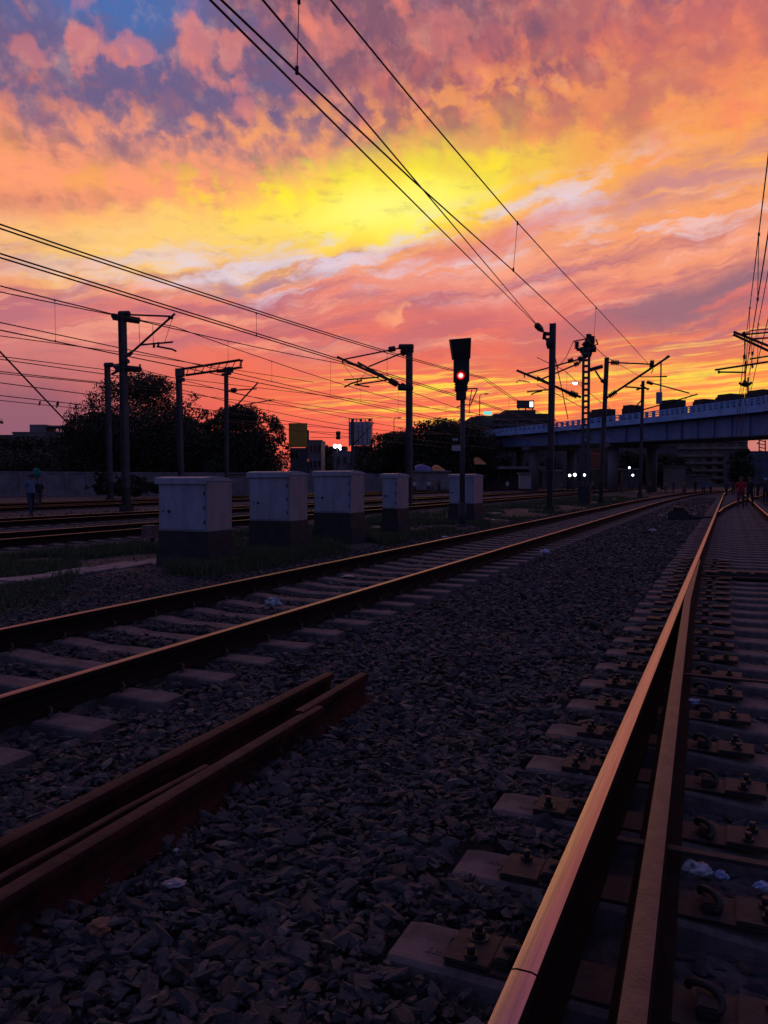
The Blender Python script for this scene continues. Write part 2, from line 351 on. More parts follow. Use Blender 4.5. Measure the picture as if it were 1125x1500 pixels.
# ------------------------------------------------------------------ things, parts
XF = {}
def meta(o, label=None, cat=None, group=None, kind=None):
    if label: o['label'] = label
    if cat: o['category'] = cat
    if group: o['group'] = group
    if kind: o['kind'] = kind
    return o
def thing(name, loc, rz, label, cat, group=None):
    o = bpy.data.objects.new(name, None); COL.objects.link(o)
    o.empty_display_size = .2
    o.location = loc; o.rotation_euler = (0, 0, rz)
    XF[o.name] = Matrix.Translation(Vector(loc)) @ Matrix.Rotation(rz, 4, 'Z')
    return meta(o, label, cat, group)
def copy_thing(root, loc, rz=0.0, label=None, name=None):
    def cp(o, par):
        c = o.copy(); COL.objects.link(c)
        if par is not None: c.parent = par
        for ch in o.children: cp(ch, c)
        return c
    r = cp(root, None); r.location = loc; r.rotation_euler = (0, 0, rz)
    if label: r['label'] = label
    return r
class MB:
    def __init__(s): s.v = []; s.f = []; s.mi = []; s.sm = []
    def add(s, vs, fs, mi=0, sm=False):
        b = len(s.v); s.v += [tuple(v) for v in vs]
        for f in fs: s.f.append(tuple(b + i for i in f)); s.mi.append(mi); s.sm.append(sm)
        return s
    def box(s, x0, x1, y0, y1, z0, z1, mi=0, bev=0.0):
        return s.obox(((x0 + x1) / 2, (y0 + y1) / 2, (z0 + z1) / 2), (abs(x1 - x0), abs(y1 - y0), abs(z1 - z0)), None, mi, bev)
    def obox(s, c, d, m=None, mi=0, bev=0.0):
        c = Vector(c); x, y, z = d[0] / 2, d[1] / 2, d[2] / 2
        m = m or Matrix.Identity(3)
        if bev <= 0:
            vs = [c + m @ Vector((a * x, b * y, e * z)) for e in (-1, 1) for a, b in ((-1, -1), (1, -1), (1, 1), (-1, 1))]
            return s.add(vs, [(3, 2, 1, 0), (4, 5, 6, 7), (0, 1, 5, 4), (1, 2, 6, 5), (2, 3, 7, 6), (3, 0, 4, 7)], mi)
        bm = bmesh.new(); bmesh.ops.create_cube(bm, size=1)
        for v in bm.verts: v.co = Vector((v.co.x * d[0], v.co.y * d[1], v.co.z * d[2]))
        bmesh.ops.bevel(bm, geom=bm.edges[:], offset=min(bev, .45 * min(d)), segments=2, affect='EDGES')
        bm.verts.index_update()
        s.add([c + m @ v.co for v in bm.verts], [[v.index for v in f.verts] for f in bm.faces], mi)
        bm.free(); return s
    def tube(s, pts, r, n=8, mi=0, cap=True, sm=True):
        pts = [Vector(p) for p in pts]; k = len(pts)
        rs = r if isinstance(r, (list, tuple)) else [r] * k
        vs = []; prev = None
        for i, p in enumerate(pts):
            d = (pts[min(i + 1, k - 1)] - pts[max(i - 1, 0)])
            d = d.normalized() if d.length > 1e-9 else Vector((0, 0, 1))
            up = prev if prev is not None else (Vector((0, 0, 1)) if abs(d.z) < .9 else Vector((1, 0, 0)))
            a = (up - d * up.dot(d)); a = a.normalized() if a.length > 1e-6 else d.orthogonal().normalized()
            prev = a; b = d.cross(a)
            vs += [p + (a * math.cos(2 * math.pi * j / n) + b * math.sin(2 * math.pi * j / n)) * rs[i] for j in range(n)]
        fs = [(i * n + j, i * n + (j + 1) % n, (i + 1) * n + (j + 1) % n, (i + 1) * n + j) for i in range(k - 1) for j in range(n)]
        s.add(vs, fs, mi, sm)
        if cap:
            b = len(s.v) - len(vs)
            s.f.append(tuple(b + j for j in reversed(range(n)))); s.mi.append(mi); s.sm.append(False)
            s.f.append(tuple(b + (k - 1) * n + j for j in range(n))); s.mi.append(mi); s.sm.append(False)
        return s
    def insul(s, a, b, r=.09, k=5, mi=0):
        a, b = Vector(a), Vector(b); pts = []; rs = []
        for i in range(k):
            for t, q in ((0, .45), (.25, 1), (.6, 1), (.9, .45)):
                pts.append(a.lerp(b, (i + t) / k)); rs.append(r * q)
        return s.tube(pts, rs, 8, mi)
    def extrude(s, prof, path, mi=0, closed=True, sm=False, facemi=None):   # prof: (across, up); path: Vector list, level
        k = len(path); n = len(prof); vs = []
        for i, p in enumerate(path):
            d = (path[min(i + 1, k - 1)] - path[max(i - 1, 0)]); d.z = 0; d.normalize()
            a = Vector((d.y, -d.x, 0))
            vs += [p + a * q[0] + Vector((0, 0, q[1])) for q in prof]
        b = len(s.v); s.v += [tuple(v) for v in vs]
        for i in range(k - 1):
            for j in range(n):
                j2 = (j + 1) % n
                s.f.append((b + i * n + j, b + i * n + j2, b + (i + 1) * n + j2, b + (i + 1) * n + j))
                s.mi.append(facemi(j) if facemi else mi); s.sm.append(sm)
        s.f.append(tuple(b + j for j in reversed(range(n)))); s.mi.append(mi); s.sm.append(False)
        s.f.append(tuple(b + (k - 1) * n + j for j in range(n))); s.mi.append(mi); s.sm.append(False)
        return s
    def build(s, name, mats, parent=None, sharp=None):
        me = bpy.data.meshes.new(name)
        v = s.v; key = None
        if parent is not None:
            r = parent
            while r.parent is not None: r = r.parent
            inv = XF[r.name].inverted()
            v = [tuple(inv @ Vector(q)) for q in s.v]
        me.from_pydata(v, [], s.f)
        for m_ in (mats if isinstance(mats, (list, tuple)) else [mats]): me.materials.append(m_)
        me.polygons.foreach_set('material_index', s.mi); me.polygons.foreach_set('use_smooth', s.sm)
        me.update()
        bm = bmesh.new(); bm.from_mesh(me); bmesh.ops.recalc_face_normals(bm, faces=bm.faces[:]); bm.to_mesh(me); bm.free()
        if sharp: me.set_sharp_from_angle(angle=R(sharp))
        o = bpy.data.objects.new(name, me); COL.objects.link(o)
        if parent is not None: o.parent = parent
        else: XF[o.name] = Matrix.Identity(4)
        return o
def fast_mesh(name, verts, faces_idx, nper, mat_, smooth=False):        # big one-piece meshes from numpy arrays
    me = bpy.data.meshes.new(name)
    nf = len(faces_idx)
    me.vertices.add(len(verts)); me.vertices.foreach_set('co', np.ascontiguousarray(verts, dtype=np.float32).ravel())
    me.loops.add(nf * nper); me.loops.foreach_set('vertex_index', np.ascontiguousarray(faces_idx, dtype=np.int32).ravel())
    me.polygons.add(nf); me.polygons.foreach_set('loop_start', np.arange(0, nf * nper, nper, dtype=np.int32))
    me.materials.append(mat_); me.update(calc_edges=True); me.validate()
    if not smooth: me.shade_flat()
    o = bpy.data.objects.new(name, me); COL.objects.link(o); XF[o.name] = Matrix.Identity(4)
    return o
V = Vector
# ------------------------------------------------------------------ ground
GZ = -.13
g = MB(); g.box(-1600, 1600, -200, 3000, GZ - 1.0, GZ)
meta(g.build('ground', M['ground']), kind='structure')
STOCK, GAUGE = -.445, 1.745
RZ = .008                                              # underside of the rail foot
half = [(.075, 0), (.075, .011), (.032, .021), (.0085, .042), (.0085, .116), (.034, .130), (.0365, .137), (.036, .158), (.031, .168), (.019, .172)]
RAILP = half + [(-x, z) for x, z in reversed(half)]
def rail_mi(j):                                        # the running top is worn bright
    return 1 if 8 <= j <= 10 else 0
def path_pts(fx, y0, y1, n): return [V((fx(y0 + (y1 - y0) * i / n), y0 + (y1 - y0) * i / n, RZ)) for i in range(n + 1)]
def rail(path, parent, mats, name='rail'):
    mb = MB(); mb.extrude(RAILP, path, 0, sm=True, facemi=rail_mi)
    return mb.build(name, mats, parent, 28)
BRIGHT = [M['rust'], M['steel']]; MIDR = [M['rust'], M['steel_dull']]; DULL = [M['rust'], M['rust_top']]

def bed(x0, x1, y0, y1, top=-.05, slope=.35):
    b = MB(); pr = [(x0 - slope, GZ - .01), (x0, top), (x1, top), (x1 + slope, GZ - .01)]
    b.extrude(pr, [V((0, y0, 0)), V((0, y1, 0))])
    return meta(b.build('track_bed', M['ballast_bed']), kind='structure')

# ------------------------------------------------------------------ sleepers
def sleeper_mesh(L_=2.75, dip=.03):
    mb = MB(); secs = []
    xs = [-L_ / 2, -L_ / 2 + .05, -.62, -.35, .35, .62, L_ / 2 - .05, L_ / 2]
    for x in xs:
        t = max(0, 1 - max(0, abs(x) - .35) / .3); zt = -dip * t; e = .006 if abs(x) > L_ / 2 - .01 else 0
        wt, wb = .112 - e, .138 - .015 * t
        secs.append([(x, -wb, -.21), (x, -wt, zt - .012 - e), (x, -wt + .014, zt - e), (x, wt - .014, zt - e), (x, wt, zt - .012 - e), (x, wb, -.21)])
    n = 6; vs = [p for s_ in secs for p in s_]
    fs = [(i * n + j, i * n + (j + 1) % n, (i + 1) * n + (j + 1) % n, (i + 1) * n + j) for i in range(len(xs) - 1) for j in range(n)]
    fs += [tuple(reversed(range(n))), tuple((len(xs) - 1) * n + j for j in range(n))]
    return mb, vs, fs
_, SLV, SLF = sleeper_mesh()
SLEEPER_ME = None
def sleepers(root, cx, ys, far_ys=(), cxf=None):
    global SLEEPER_ME
    out = []
    loc0 = V(root.location)
    if SLEEPER_ME is None:
        mb = MB(); mb.add(SLV, SLF)
        me = bpy.data.meshes.new('sleeper'); me.from_pydata(SLV, [], SLF); me.materials.append(M['concrete'])
        bm = bmesh.new(); bm.from_mesh(me); bmesh.ops.recalc_face_normals(bm, faces=bm.faces[:]); bm.to_mesh(me); bm.free()
        SLEEPER_ME = me
    rnd = random.Random(int(abs(cx) * 100))
    for y in ys:
        o = bpy.data.objects.new('sleeper', SLEEPER_ME); COL.objects.link(o); o.parent = root
        o.location = V((cx + rnd.uniform(-.02, .02), y + rnd.uniform(-.012, .012), rnd.uniform(-.006, .004))) - loc0
        o.rotation_euler = (0, 0, rnd.uniform(-.008, .008)); out.append(o)
    if len(far_ys):
        mb = MB()
        for y in far_ys: mb.add([(p[0] + (cxf(y) if cxf else cx), p[1] + y, p[2]) for p in SLV], SLF)
        o = mb.build('sleeper', M['concrete'], root); o['kind'] = 'stuff'
    return out
# ------------------------------------------------------------------ right-hand track: a set of points seen from beside its stock rail
SW = thing('turnout_track', (0, 0, 0), 0, 'broad gauge track with switch blade beside a bright stock rail, at the right edge', 'railway track')
far = lambda y: STOCK + max(0.0, y - 70) ** 2 * .00018
rail(path_pts(lambda y: STOCK, -2.0, 1.872, 2), SW, BRIGHT)
rail(path_pts(far, 1.880, 170, 44), SW, BRIGHT)
rail(path_pts(lambda y: far(y) + GAUGE, -2.0, 170, 44), SW, BRIGHT)
# switch blade, planed thin where it closes against the stock rail
def blade_x(y): return np.interp(y, [-2, 1.78, 5, 8.6, 13.2], [-.085, -.18, -.272, -.372, -.424])
mb = MB(); mb.extrude(RAILP, path_pts(lambda y: float(blade_x(y)), -2.0, 13.2, 60), 0, sm=True, facemi=rail_mi)
for i, (x, y, z) in enumerate(mb.v):
    lim = (STOCK + .0375) if z > .11 + RZ else (STOCK + .0765 if z < .045 + RZ else STOCK + .03)
    if y > 7.5: x = max(x, lim)
    if y > 9.5: z = min(z, RZ + .172 - (y - 9.5) * .004)
    mb.v[i] = (x, y, z)
mb.build('switch_blade', DULL, SW, 28)
# the curved road that leaves further on
cx_ = lambda y: float(np.interp(y, [34, 40, 48, 56, 68, 82, 100], [-.36, -.2, .22, .8, 1.9, 3.4, 5.8]))
rail(path_pts(cx_, 34, 100, 40), SW, BRIGHT)
SLY = [2.18 + .552 * k for k in range(-4, 92)]
sl = sleepers(SW, .47, SLY, [SLY[-1] + .6 * k for k in range(1, 170)], lambda y: .47 + far(y) - STOCK)
# fastenings: chairs, bolts and spring clips on every sleeper near enough to see
def chair_mesh(left):
    mb = MB()
    if left:
        mb.box(-.735, -.02, -.088, .088, .000, .0075, 0, .003)
        mb.box(-.735, -.60, -.085, .085, .0077, .021, 0, .004)
        mb.box(-.595, -.545, -.06, .06, .0077, .040, 0, .006)
    else:
        mb.box(-.018, .30, -.088, .088, .000, .0077, 0, .003)
        mb.box(.13, .30, -.085, .085, .0079, .022, 0, .004)
        mb.box(.03, .09, -.05, .05, .0079, .042, 0, .006)
    return mb
def bolt_mesh():
    mb = MB()
    mb.tube([(0, 0, .020), (0, 0, .027)], .032, 14, 0, sm=False); mb.tube([(0, 0, .027), (0, 0, .045)], .021, 6, 0, sm=False)
    mb.tube([(0, 0, .045), (0, 0, .068)], .012, 8, 0)
    return mb
def clip_mesh():
    mb = MB(); pts = []
    for t in range(15):
        a = t / 14 * math.pi * 1.35 - .3
        pts.append((-.042 + .040 * math.cos(a), -.04 + .08 * t / 14, .022 + .026 * math.sin(a)))
    mb.tube(pts, .011, 7, 0)
    return mb
def mesh_of(mb, name, m):
    o = mb.build(name, m); me = o.data; bpy.data.objects.remove(o); return me
ME_CL, ME_CR = mesh_of(chair_mesh(True), 'base_plate', M['plate']), mesh_of(chair_mesh(False), 'slide_plate', M['plate'])
ME_B, ME_C = mesh_of(bolt_mesh(), 'bolt', M['iron']), mesh_of(clip_mesh(), 'rail_clip', M['iron'])
def sub(me, par, loc, rz=0, name=None):
    o = bpy.data.objects.new(name or me.name, me); COL.objects.link(o); o.parent = par; o.location = loc; o.rotation_euler = (0, 0, rz); return o
for s_, y in zip(sl, SLY):
    if not (0 < y < 15): continue
    ox = -.47; z = .001
    bx = float(blade_x(y)) if y < 13 else -.43
    sub(ME_CL, s_, (ox, 0, z)); sub(ME_CR, s_, (ox + max(bx + .10, -.26), 0, z))
    dxr = max(bx + .10, -.26)
    if y < 7.5:
        fr_ = random.Random(int(y * 50))
        for yy in (.047, -.047):
            for bx_ in (ox - .668, ox + dxr + .215):
                if fr_.random() > .1: sub(ME_B, s_, (bx_ + fr_.uniform(-.01, .01), yy + fr_.uniform(-.012, .012), z - fr_.uniform(0, .012)), fr_.uniform(0, 1))
        if fr_.random() > .12: sub(ME_C, s_, (ox - .49 + fr_.uniform(-.012, .012), fr_.uniform(-.02, .02), z + .012), fr_.uniform(-.3, .3))
        if fr_.random() > .12: sub(ME_C, s_, (ox + dxr + .01, fr_.uniform(-.02, .02), z + .012), math.pi + fr_.uniform(-.3, .3))
# bars that hold the blades apart
for y in (2.98, 5.75, 11.9):
    b = MB(); b.box(-.36 if y < 11 else -.30, 1.22, y - .022, y + .022, .052, .066, 0, .003)
    b.build('stretcher_bar', M['plate'], SW)
b = MB()
for k in range(6):
    b.box(-.12 + k * .24, .06 + k * .24, 12.4, 12.62, .0675, .085, 0, .004)
b.box(-.3, 1.25, 12.38, 12.64, -.02, .067, 0)
b.build('rod_cover', M['plate'], SW)
# marks cast into the ends of the two nearest sleepers
for k, s_ in enumerate(sl):
    if SLY[k] < 2 or SLY[k] > 3.4: continue
    mb = MB(); rr = .035
    yc = -.03 if k % 2 else .03
    mb.tube([(-1.19 + rr * math.cos(a), yc + rr * math.sin(a), .001) for a in [2 * math.pi * i / 24 for i in range(25)]], .0022, 5)
    for q in range(7):
        mb.box(-1.27 + .016 * q, -1.263 + .016 * q + .004 * (q % 2), -yc - .018, -yc + .014 - .008 * (q % 3), .0, .0022)
    o = bpy.data.objects.new('cast_mark', mesh_of(mb, 'cast_mark', M['concrete'])); COL.objects.link(o); o.parent = s_

# ------------------------------------------------------------------ middle track
MC = -4.605
MT = thing('railway_track', (MC, 0, 0), 0, 'track with concrete sleepers between the grey cabinets and the loose ballast, its rails lit orange', 'railway track')
mfar = lambda y: max(0.0, y - 42) ** 2 * .00062
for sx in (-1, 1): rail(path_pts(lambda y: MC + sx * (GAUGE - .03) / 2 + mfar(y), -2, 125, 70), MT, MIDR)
my = [.4 + .6 * k for k in range(0, 96)]
ms = sleepers(MT, MC, my, [my[-1] + .6 * k for k in range(1, 100)], lambda y: MC + mfar(y))
for s_, y in zip(ms, my):
    if 2 < y < 12:
        for sx in (-1, 1):
            for q in (-1, 1): sub(ME_C, s_, (sx * (GAUGE - .03) / 2 + q * .045, 0, .004), 0 if q < 0 else math.pi)

# ------------------------------------------------------------------ the yard tracks on the left
def yard(cx, y0, y1, label, dull=False):
    t = thing('railway_track', (cx, 0, 0), 0, label, 'railway track', 'yard tracks on the left')
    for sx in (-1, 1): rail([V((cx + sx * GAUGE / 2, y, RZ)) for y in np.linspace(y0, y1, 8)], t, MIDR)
    n0 = [y0 + .6 * k for k in range(80)]
    sleepers(t, cx, n0, [n0[-1] + .6 * k for k in range(1, int((y1 - n0[-1]) / .6))])
    bed(cx - 1.5, cx + 1.5, y0, y1, -.04)
    return t
yard(-14.78, 4, 190, 'nearest of the yard tracks behind the grey cabinets')
yard(-20.9, 10, 220, 'second yard track behind the grey cabinets, beyond the nearest')
yard(-31.2, 18, 240, 'yard track running just behind the tall left mast')
yard(-36.6, 22, 250, 'farthest yard track, next to the boundary wall')

# ------------------------------------------------------------------ spare rails lying on the ballast
def spare(pts, label, z0=-.055, s_=1.0, cut=None):
    o = thing('spare_rail', V((pts[-1][0], pts[-1][1], z0)), 0, label, 'rail', 'spare rails lying on the ballast')
    P_ = [V((x, y, z0)) for x, y in pts]
    k = 14; path = []
    for i in range(len(P_) - 1): path += [P_[i].lerp(P_[i + 1], t / k) for t in range(k)]
    path.append(P_[-1])
    mb = MB(); mb.extrude([(x * s_, z) for x, z in RAILP], path, 0, sm=True, facemi=rail_mi)
    rn = random.Random(3)
    mb.build('rail_body', [M['red_rust'], M['spare_top']], o, 28)
    return o
sA = spare([(-1.93, -1.2), (-2.10, 3.86)], 'rusty red spare rail lying nearest the camera, its web facing the ballast', -.045)
mb = MB(); prof = [(x * .9, z * 1.0) for x, z in RAILP]
mb.extrude(prof, [V((-2.135, 3.70, -.035)), V((-2.165, 4.60, -.03))], 0, sm=True, facemi=rail_mi)
mb.build('rail_end', [M['red_rust'], M['spare_top']], sA, 28)
mb = MB()
for y in (3.35, 3.55): mb = MB(); mb.tube([(-2.03, y, .04), (-2.135, y, .04)], .016, 6, 0, sm=False); mb.build('bolt', M['iron'], sA)
spare([(-2.20, -1.2), (-2.375, 4.52)], 'brown spare rail lying behind the rusty red one, closest to the sleeper ends', -.03)
mb = MB()
o = thing('switch_tongue', V((-2.17, 2.9, 0)), 0, 'thin tapering rusty blade lying between the two spare rails', 'rail')
mb.extrude([(x * .55, z * .98) for x, z in RAILP], [V((-2.055 - .030 * y - .012 * (y > 2.3), y, -.035)) for y in np.linspace(-1.2, 2.9, 16)], 0, sm=True, facemi=rail_mi)
for i, (x, y, z) in enumerate(mb.v): mb.v[i] = (x, y, z - max(0, y - 1.9) * .03 * (z > .1))
mb.build('blade_body', [M['red_rust'], M['spare_top']], o, 28)

# ------------------------------------------------------------------ ballast stones
rng = np.random.default_rng(5)
variants = []
for k in range(16):
    bm = bmesh.new(); rr = random.Random(100 + k)
    ax = (1.08, rr.uniform(.55, .95), rr.uniform(.28, .62))
    for i in range(rr.choice((9, 10, 11, 13))):
        v = V((rr.gauss(0, 1), rr.gauss(0, 1), rr.gauss(0, 1))).normalized() * rr.uniform(.78, 1.12)
        bm.verts.new((v.x * ax[0], v.y * ax[1], v.z * ax[2]))
    res = bmesh.ops.convex_hull(bm, input=bm.verts[:])
    bmesh.ops.delete(bm, geom=[e for e in res['geom_interior'] if isinstance(e, bmesh.types.BMVert)], context='VERTS')
    bmesh.ops.triangulate(bm, faces=bm.faces[:]); bm.verts.index_update()
    variants.append((np.array([v.co[:] for v in bm.verts], dtype=np.float32), np.array([[v.index for v in f.verts] for f in bm.faces], dtype=np.int32)))
    bm.free()
def smooth_noise(x, y):
    return (np.sin(x * 2.1 + 1.3 * np.sin(y * 1.7)) + np.sin(y * 2.6 + 1.1 * np.sin(x * 1.9 + 2)) + .6 * np.sin(x * 5.3 + y * 4.1)) / 2.6
def in_view(x, y, margin=.1):
    lat = x * CA + y * SA; D = -x * SA + y * CA
    return (D > .3) & (np.abs(lat) < (D * .489 * (1 + margin) + .6))
def scatter(n, x0, x1, y0, y1, r0, r1, z0, zj, keep=None):
    x = rng.uniform(x0, x1, n); y = rng.uniform(y0, y1, n)
    ok = in_view(x, y)
    r = r0 + (r1 - r0) * rng.random(n) ** 2.2
    # keep the sleepers' tops and rail strips clear
    for ys, cx, hw in ((SLY, .47, 1.40), (my, MC, 1.40)):
        ys0 = ys[0]; st = ys[1] - ys[0]
        d = np.abs((y - ys0 + st / 2) % st - st / 2)
        ok &= ~((np.abs(x - cx) < hw + .3 * r) & (d < .118 + .55 * r))
    for rx in (STOCK, MC - GAUGE / 2 + .015, MC + GAUGE / 2 - .015): ok &= np.abs(x - rx) > .075 + .5 * r
    bxx = np.interp(y, [-2, 1.78, 5, 8.6, 13.2], [-.085, -.18, -.272, -.372, -.424])
    ok &= ~((x > STOCK - .05) & (x < bxx + .07 + .5 * r) & (y < 13.2))
    ok &= ~((x < -2.045 - .2 * r - (y - 0) * .03) & (x > -2.30 - .3 * r - y * .03) & (y < 4.6))
    if keep is not None: ok &= keep(x, y)
    x, y, r = x[ok], y[ok], r[ok]
    z = z0 + .022 * smooth_noise(x, y) + rng.uniform(-zj, zj, len(x))
    z = z + .034 * np.clip(1 - np.abs(x + .85) / .55, 0, 1)
    trough = (x > STOCK) & (x < STOCK + GAUGE); z = np.where(trough, z - .05, z)
    return x, y, z, r
def stones(batches):
    VV, FF, off = [], [], 0
    for x, y, z, r in batches:
        n = len(x); kind = rng.integers(0, len(variants), n)
        yaw = rng.uniform(0, 6.283, n); tilt = rng.normal(0, .36, n); ta = rng.uniform(0, 6.283, n)
        for k, (v, f) in enumerate(variants):
            i = np.where(kind == k)[0]
            if not len(i): continue
            cy, sy = np.cos(yaw[i]), np.sin(yaw[i]); ct, st = np.cos(tilt[i]), np.sin(tilt[i]); ca, sa = np.cos(ta[i]), np.sin(ta[i])
            p = v[None] * (r[i][:, None, None] * (1 + .25 * rng.uniform(-1, 1, (len(i), 1, 3))))
            X = p[..., 0] * cy[:, None] - p[..., 1] * sy[:, None]; Y = p[..., 0] * sy[:, None] + p[..., 1] * cy[:, None]; Z = p[..., 2]
            u = X * ca[:, None] + Y * sa[:, None]; w = -X * sa[:, None] + Y * ca[:, None]
            w, Z = w * ct[:, None] - Z * st[:, None], w * st[:, None] + Z * ct[:, None]
            X = u * ca[:, None] - w * sa[:, None]; Y = u * sa[:, None] + w * ca[:, None]
            P_ = np.stack([X + x[i][:, None], Y + y[i][:, None], Z + z[i][:, None]], -1)
            VV.append(P_.reshape(-1, 3)); nv = v.shape[0]
            FF.append((f[None] + (np.arange(len(i)) * nv)[:, None, None] + off).reshape(-1, 3)); off += len(i) * nv
    return np.concatenate(VV), np.concatenate(FF)
bt = []
bt.append(scatter(42000, -7.2, 2.4, .5, 7.5, .022, .052, -.046, .024))
bt.append(scatter(9000, -7.2, 2.4, .5, 7.5, .04, .07, -.044, .018))
bt.append(scatter(16000, -3.2, -.5, .8, 4.5, .012, .03, -.046, .02))
bt.append(scatter(30000, -7.0, 3.0, 7.5, 16, .03, .066, -.065, .02))
bt.append(scatter(26000, -7.0, 4.5, 16, 34, .04, .085, -.07, .02))
bt.append(scatter(12000, -7.0, 8, 34, 75, .05, .12, -.08, .02))
vv, ff = stones(bt)
meta(fast_mesh('ballast_stones', vv, ff, 3, M['stone']), 'loose grey angular ballast stones heaped between and around the tracks', 'gravel', kind='stuff')
b = MB(); b.box(-6.9, 3.4, -2, 110, GZ - .02, -.085)
meta(b.build('track_bed', M['ballast_bed']), kind='structure')
def fallen(x, y, s_): return (x, y, s_)
# ------------------------------------------------------------------ relay cabinets beside the middle track
def cabinet(x0, x1, y0, y1, top, zb, zk, label, doors=1):
    """x1,y0 = corner nearest the camera; zb painted body starts, zk black band starts, plinth below"""
    t = thing('relay_cabinet', ((x0 + x1) / 2, (y0 + y1) / 2, 0), 0, label, 'cabinet', 'grey relay cabinets in a row')
    w = x1 - x0; d = y1 - y0
    b = MB(); b.box(x0, x1, y0, y1, zb, top - .085, 0, .012)
    for i, f in enumerate(b.f):                                            # one paint; warm sky light on the sides is put into their colour
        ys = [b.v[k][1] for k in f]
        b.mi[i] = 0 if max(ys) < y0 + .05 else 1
    b.build('body', [M['boxpaint'], M['box_warm_lit']], t)
    k = MB(); k.box(x0 - .006, x1 + .006, y0 - .006, y1 + .006, zk, zb - .001, 0, .006); k.build('base_band', M['black'], t)
    p = MB(); p.box(x0 - .04, x1 + .04, y0 - .04, y1 + .04, -.3, zk - .001, 0, .02); p.build('plinth', M['plinth'], t)
    r = MB(); n = 9; pr = []                                               # roof: front lip, low curve falling to the back
    for i in range(n + 1):
        s_ = i / n; pr.append((y0 - .055 + (d + .10) * s_, top - .075 + .075 * math.sin(math.pi * min(1, .22 + .70 * s_)) ))
    lo = [(y1 + .045, top - .115), (y1 + .02, top - .115), (y1 + .02, top - .08), (y0 - .035, top - .08), (y0 - .035, top - .125), (y0 - .055, top - .125)]
    loop = pr + lo; vs = [(x, y, z) for x in (x0 - .03, x1 + .012) for y, z in loop]; m_ = len(loop)
    fs = [(i, (i + 1) % m_, m_ + (i + 1) % m_, m_ + i) for i in range(m_)] + [tuple(range(m_)), tuple(reversed(range(m_, 2 * m_)))]
    r.add(vs, fs); r.build('roof', M['boxpaint'], t)
    f = MB(); f.obox(((x0 + x1) / 2, (y0 + y1) / 2, top - .07), (w - .004, d - .004, .06), None, 0); f.build('gable', M['box_warm_lit'], t)
    for q in range(doors):
        a, e = x0 + w * q / doors + .03, x0 + w * (q + 1) / doors - .03
        dm = MB(); dm.box(a, e, y0 - .014, y0 - .001, zb + .03, top - .14, 0, .004); dd = dm.build('door', M['boxpaint'], t)
        h = MB(); hz = zb + (top - zb) * .36
        h.tube([(a + .20 * (e - a) + .02, y0 - .014, hz), (a + .20 * (e - a) + .02, y0 - .035, hz)], .024, 10, 0, sm=False)
        h.tube([(a + .07 * (e - a) + .02, y0 - .014, hz + .005), (a + .07 * (e - a) + .02, y0 - .024, hz + .005)], .013, 8, 0, sm=False)
        h.build('handle', M['black'], dd)
        for hz_ in (.18, .5, .82):
            hg = MB(); zz = zb + .03 + (top - .17 - zb) * hz_; hg.tube([(e - .012, y0 - .018, zz - .035), (e - .012, y0 - .018, zz + .035)], .011, 8); hg.build('hinge', M['iron'], dd)
        l = MB(); l.box((a + e) / 2 - .06, (a + e) / 2 + .07, y0 - .019, y0 - .0145, top - .28, top - .205)
        l.box((a + e) / 2 - .055, (a + e) / 2 + .065, y0 - .03, y0 - .0145, top - .20, top - .193); l.build('label_plate', M['boxpaint'], dd)
    return t
cabinet(-8.79, -7.80, 10.57, 11.28, 1.47, .56, .26, 'grey relay cabinet nearest the camera and widest, leftmost of its row')
cabinet(-8.72, -7.80, 13.2, 13.92, 1.59, .61, .21, 'grey relay cabinet second from the left of its row, with plain front and high roof')
cabinet(-8.74, -7.80, 15.9, 16.63, 1.636, .667, .30, 'grey relay cabinet in the middle of its row, in front of the billboard')
cabinet(-8.22, -7.80, 18.6, 19.4, 1.60, .68, .376, 'slim grey relay cabinet in front of the tall mast, narrowest of its row')
cabinet(-8.66, -7.80, 25.2, 26.3, 1.64, .64, .39, 'two door grey relay cabinet behind the red signal post, farthest of its row', 2)

b = MB(); b.extrude([(-9.5, GZ - .02), (-9.0, -.035), (-7.35, -.035), (-6.95, GZ - .02)], [V((0, 6.5, -.10)), V((0, 10.0, 0)), V((0, 28, 0)), V((0, 33, -.10))])
meta(b.build('verge', M['ground']), kind='structure')
# little rusty junction box on a leg
p0 = gp(222, 806, -.1)
t = thing('junction_box', p0, 0, 'small rusty junction box on a leg left of the nearest cabinet', 'junction box')
b = MB(); b.box(p0.x - .20, p0.x + .12, p0.y - .1, p0.y + .14, .16, .44, 0, .012); b.build('box', mat('junction_paint', (.16, .10, .085), .8, 0, (.09, .05, .04), 5), t)
b = MB(); b.tube([(p0.x + .03, p0.y, -.2), (p0.x + .03, p0.y, .16)], .05, 8); b.build('leg', M['iron'], t)

# concrete trough lids making a narrow path, grass on both sides
b = MB(); rn = random.Random(2); y = 3.0
while y < 11.2:
    l_ = rn.uniform(.8, 1.1); dx = rn.uniform(-.05, .05); dzz = rn.uniform(-.02, .02)
    q = Matrix.Rotation(rn.uniform(-.05, .05), 3, 'Z') @ Matrix.Rotation(rn.uniform(-.03, .03), 3, 'X')
    b.obox((-9.45 + dx, y + l_ / 2, -.07 + dzz), (.62, l_ - .02, .07), q, 0, .012); y += l_
for y in (15.0, 17.6, 20.5, 22.0, 30, 34):
    b.obox((-9.9, y + .6, -.08), (.7, 1.6, .06), Matrix.Rotation(rn.uniform(-.1, .1), 3, 'Z'), 0, .012)
meta(b.build('path', M['slab']), kind='structure')

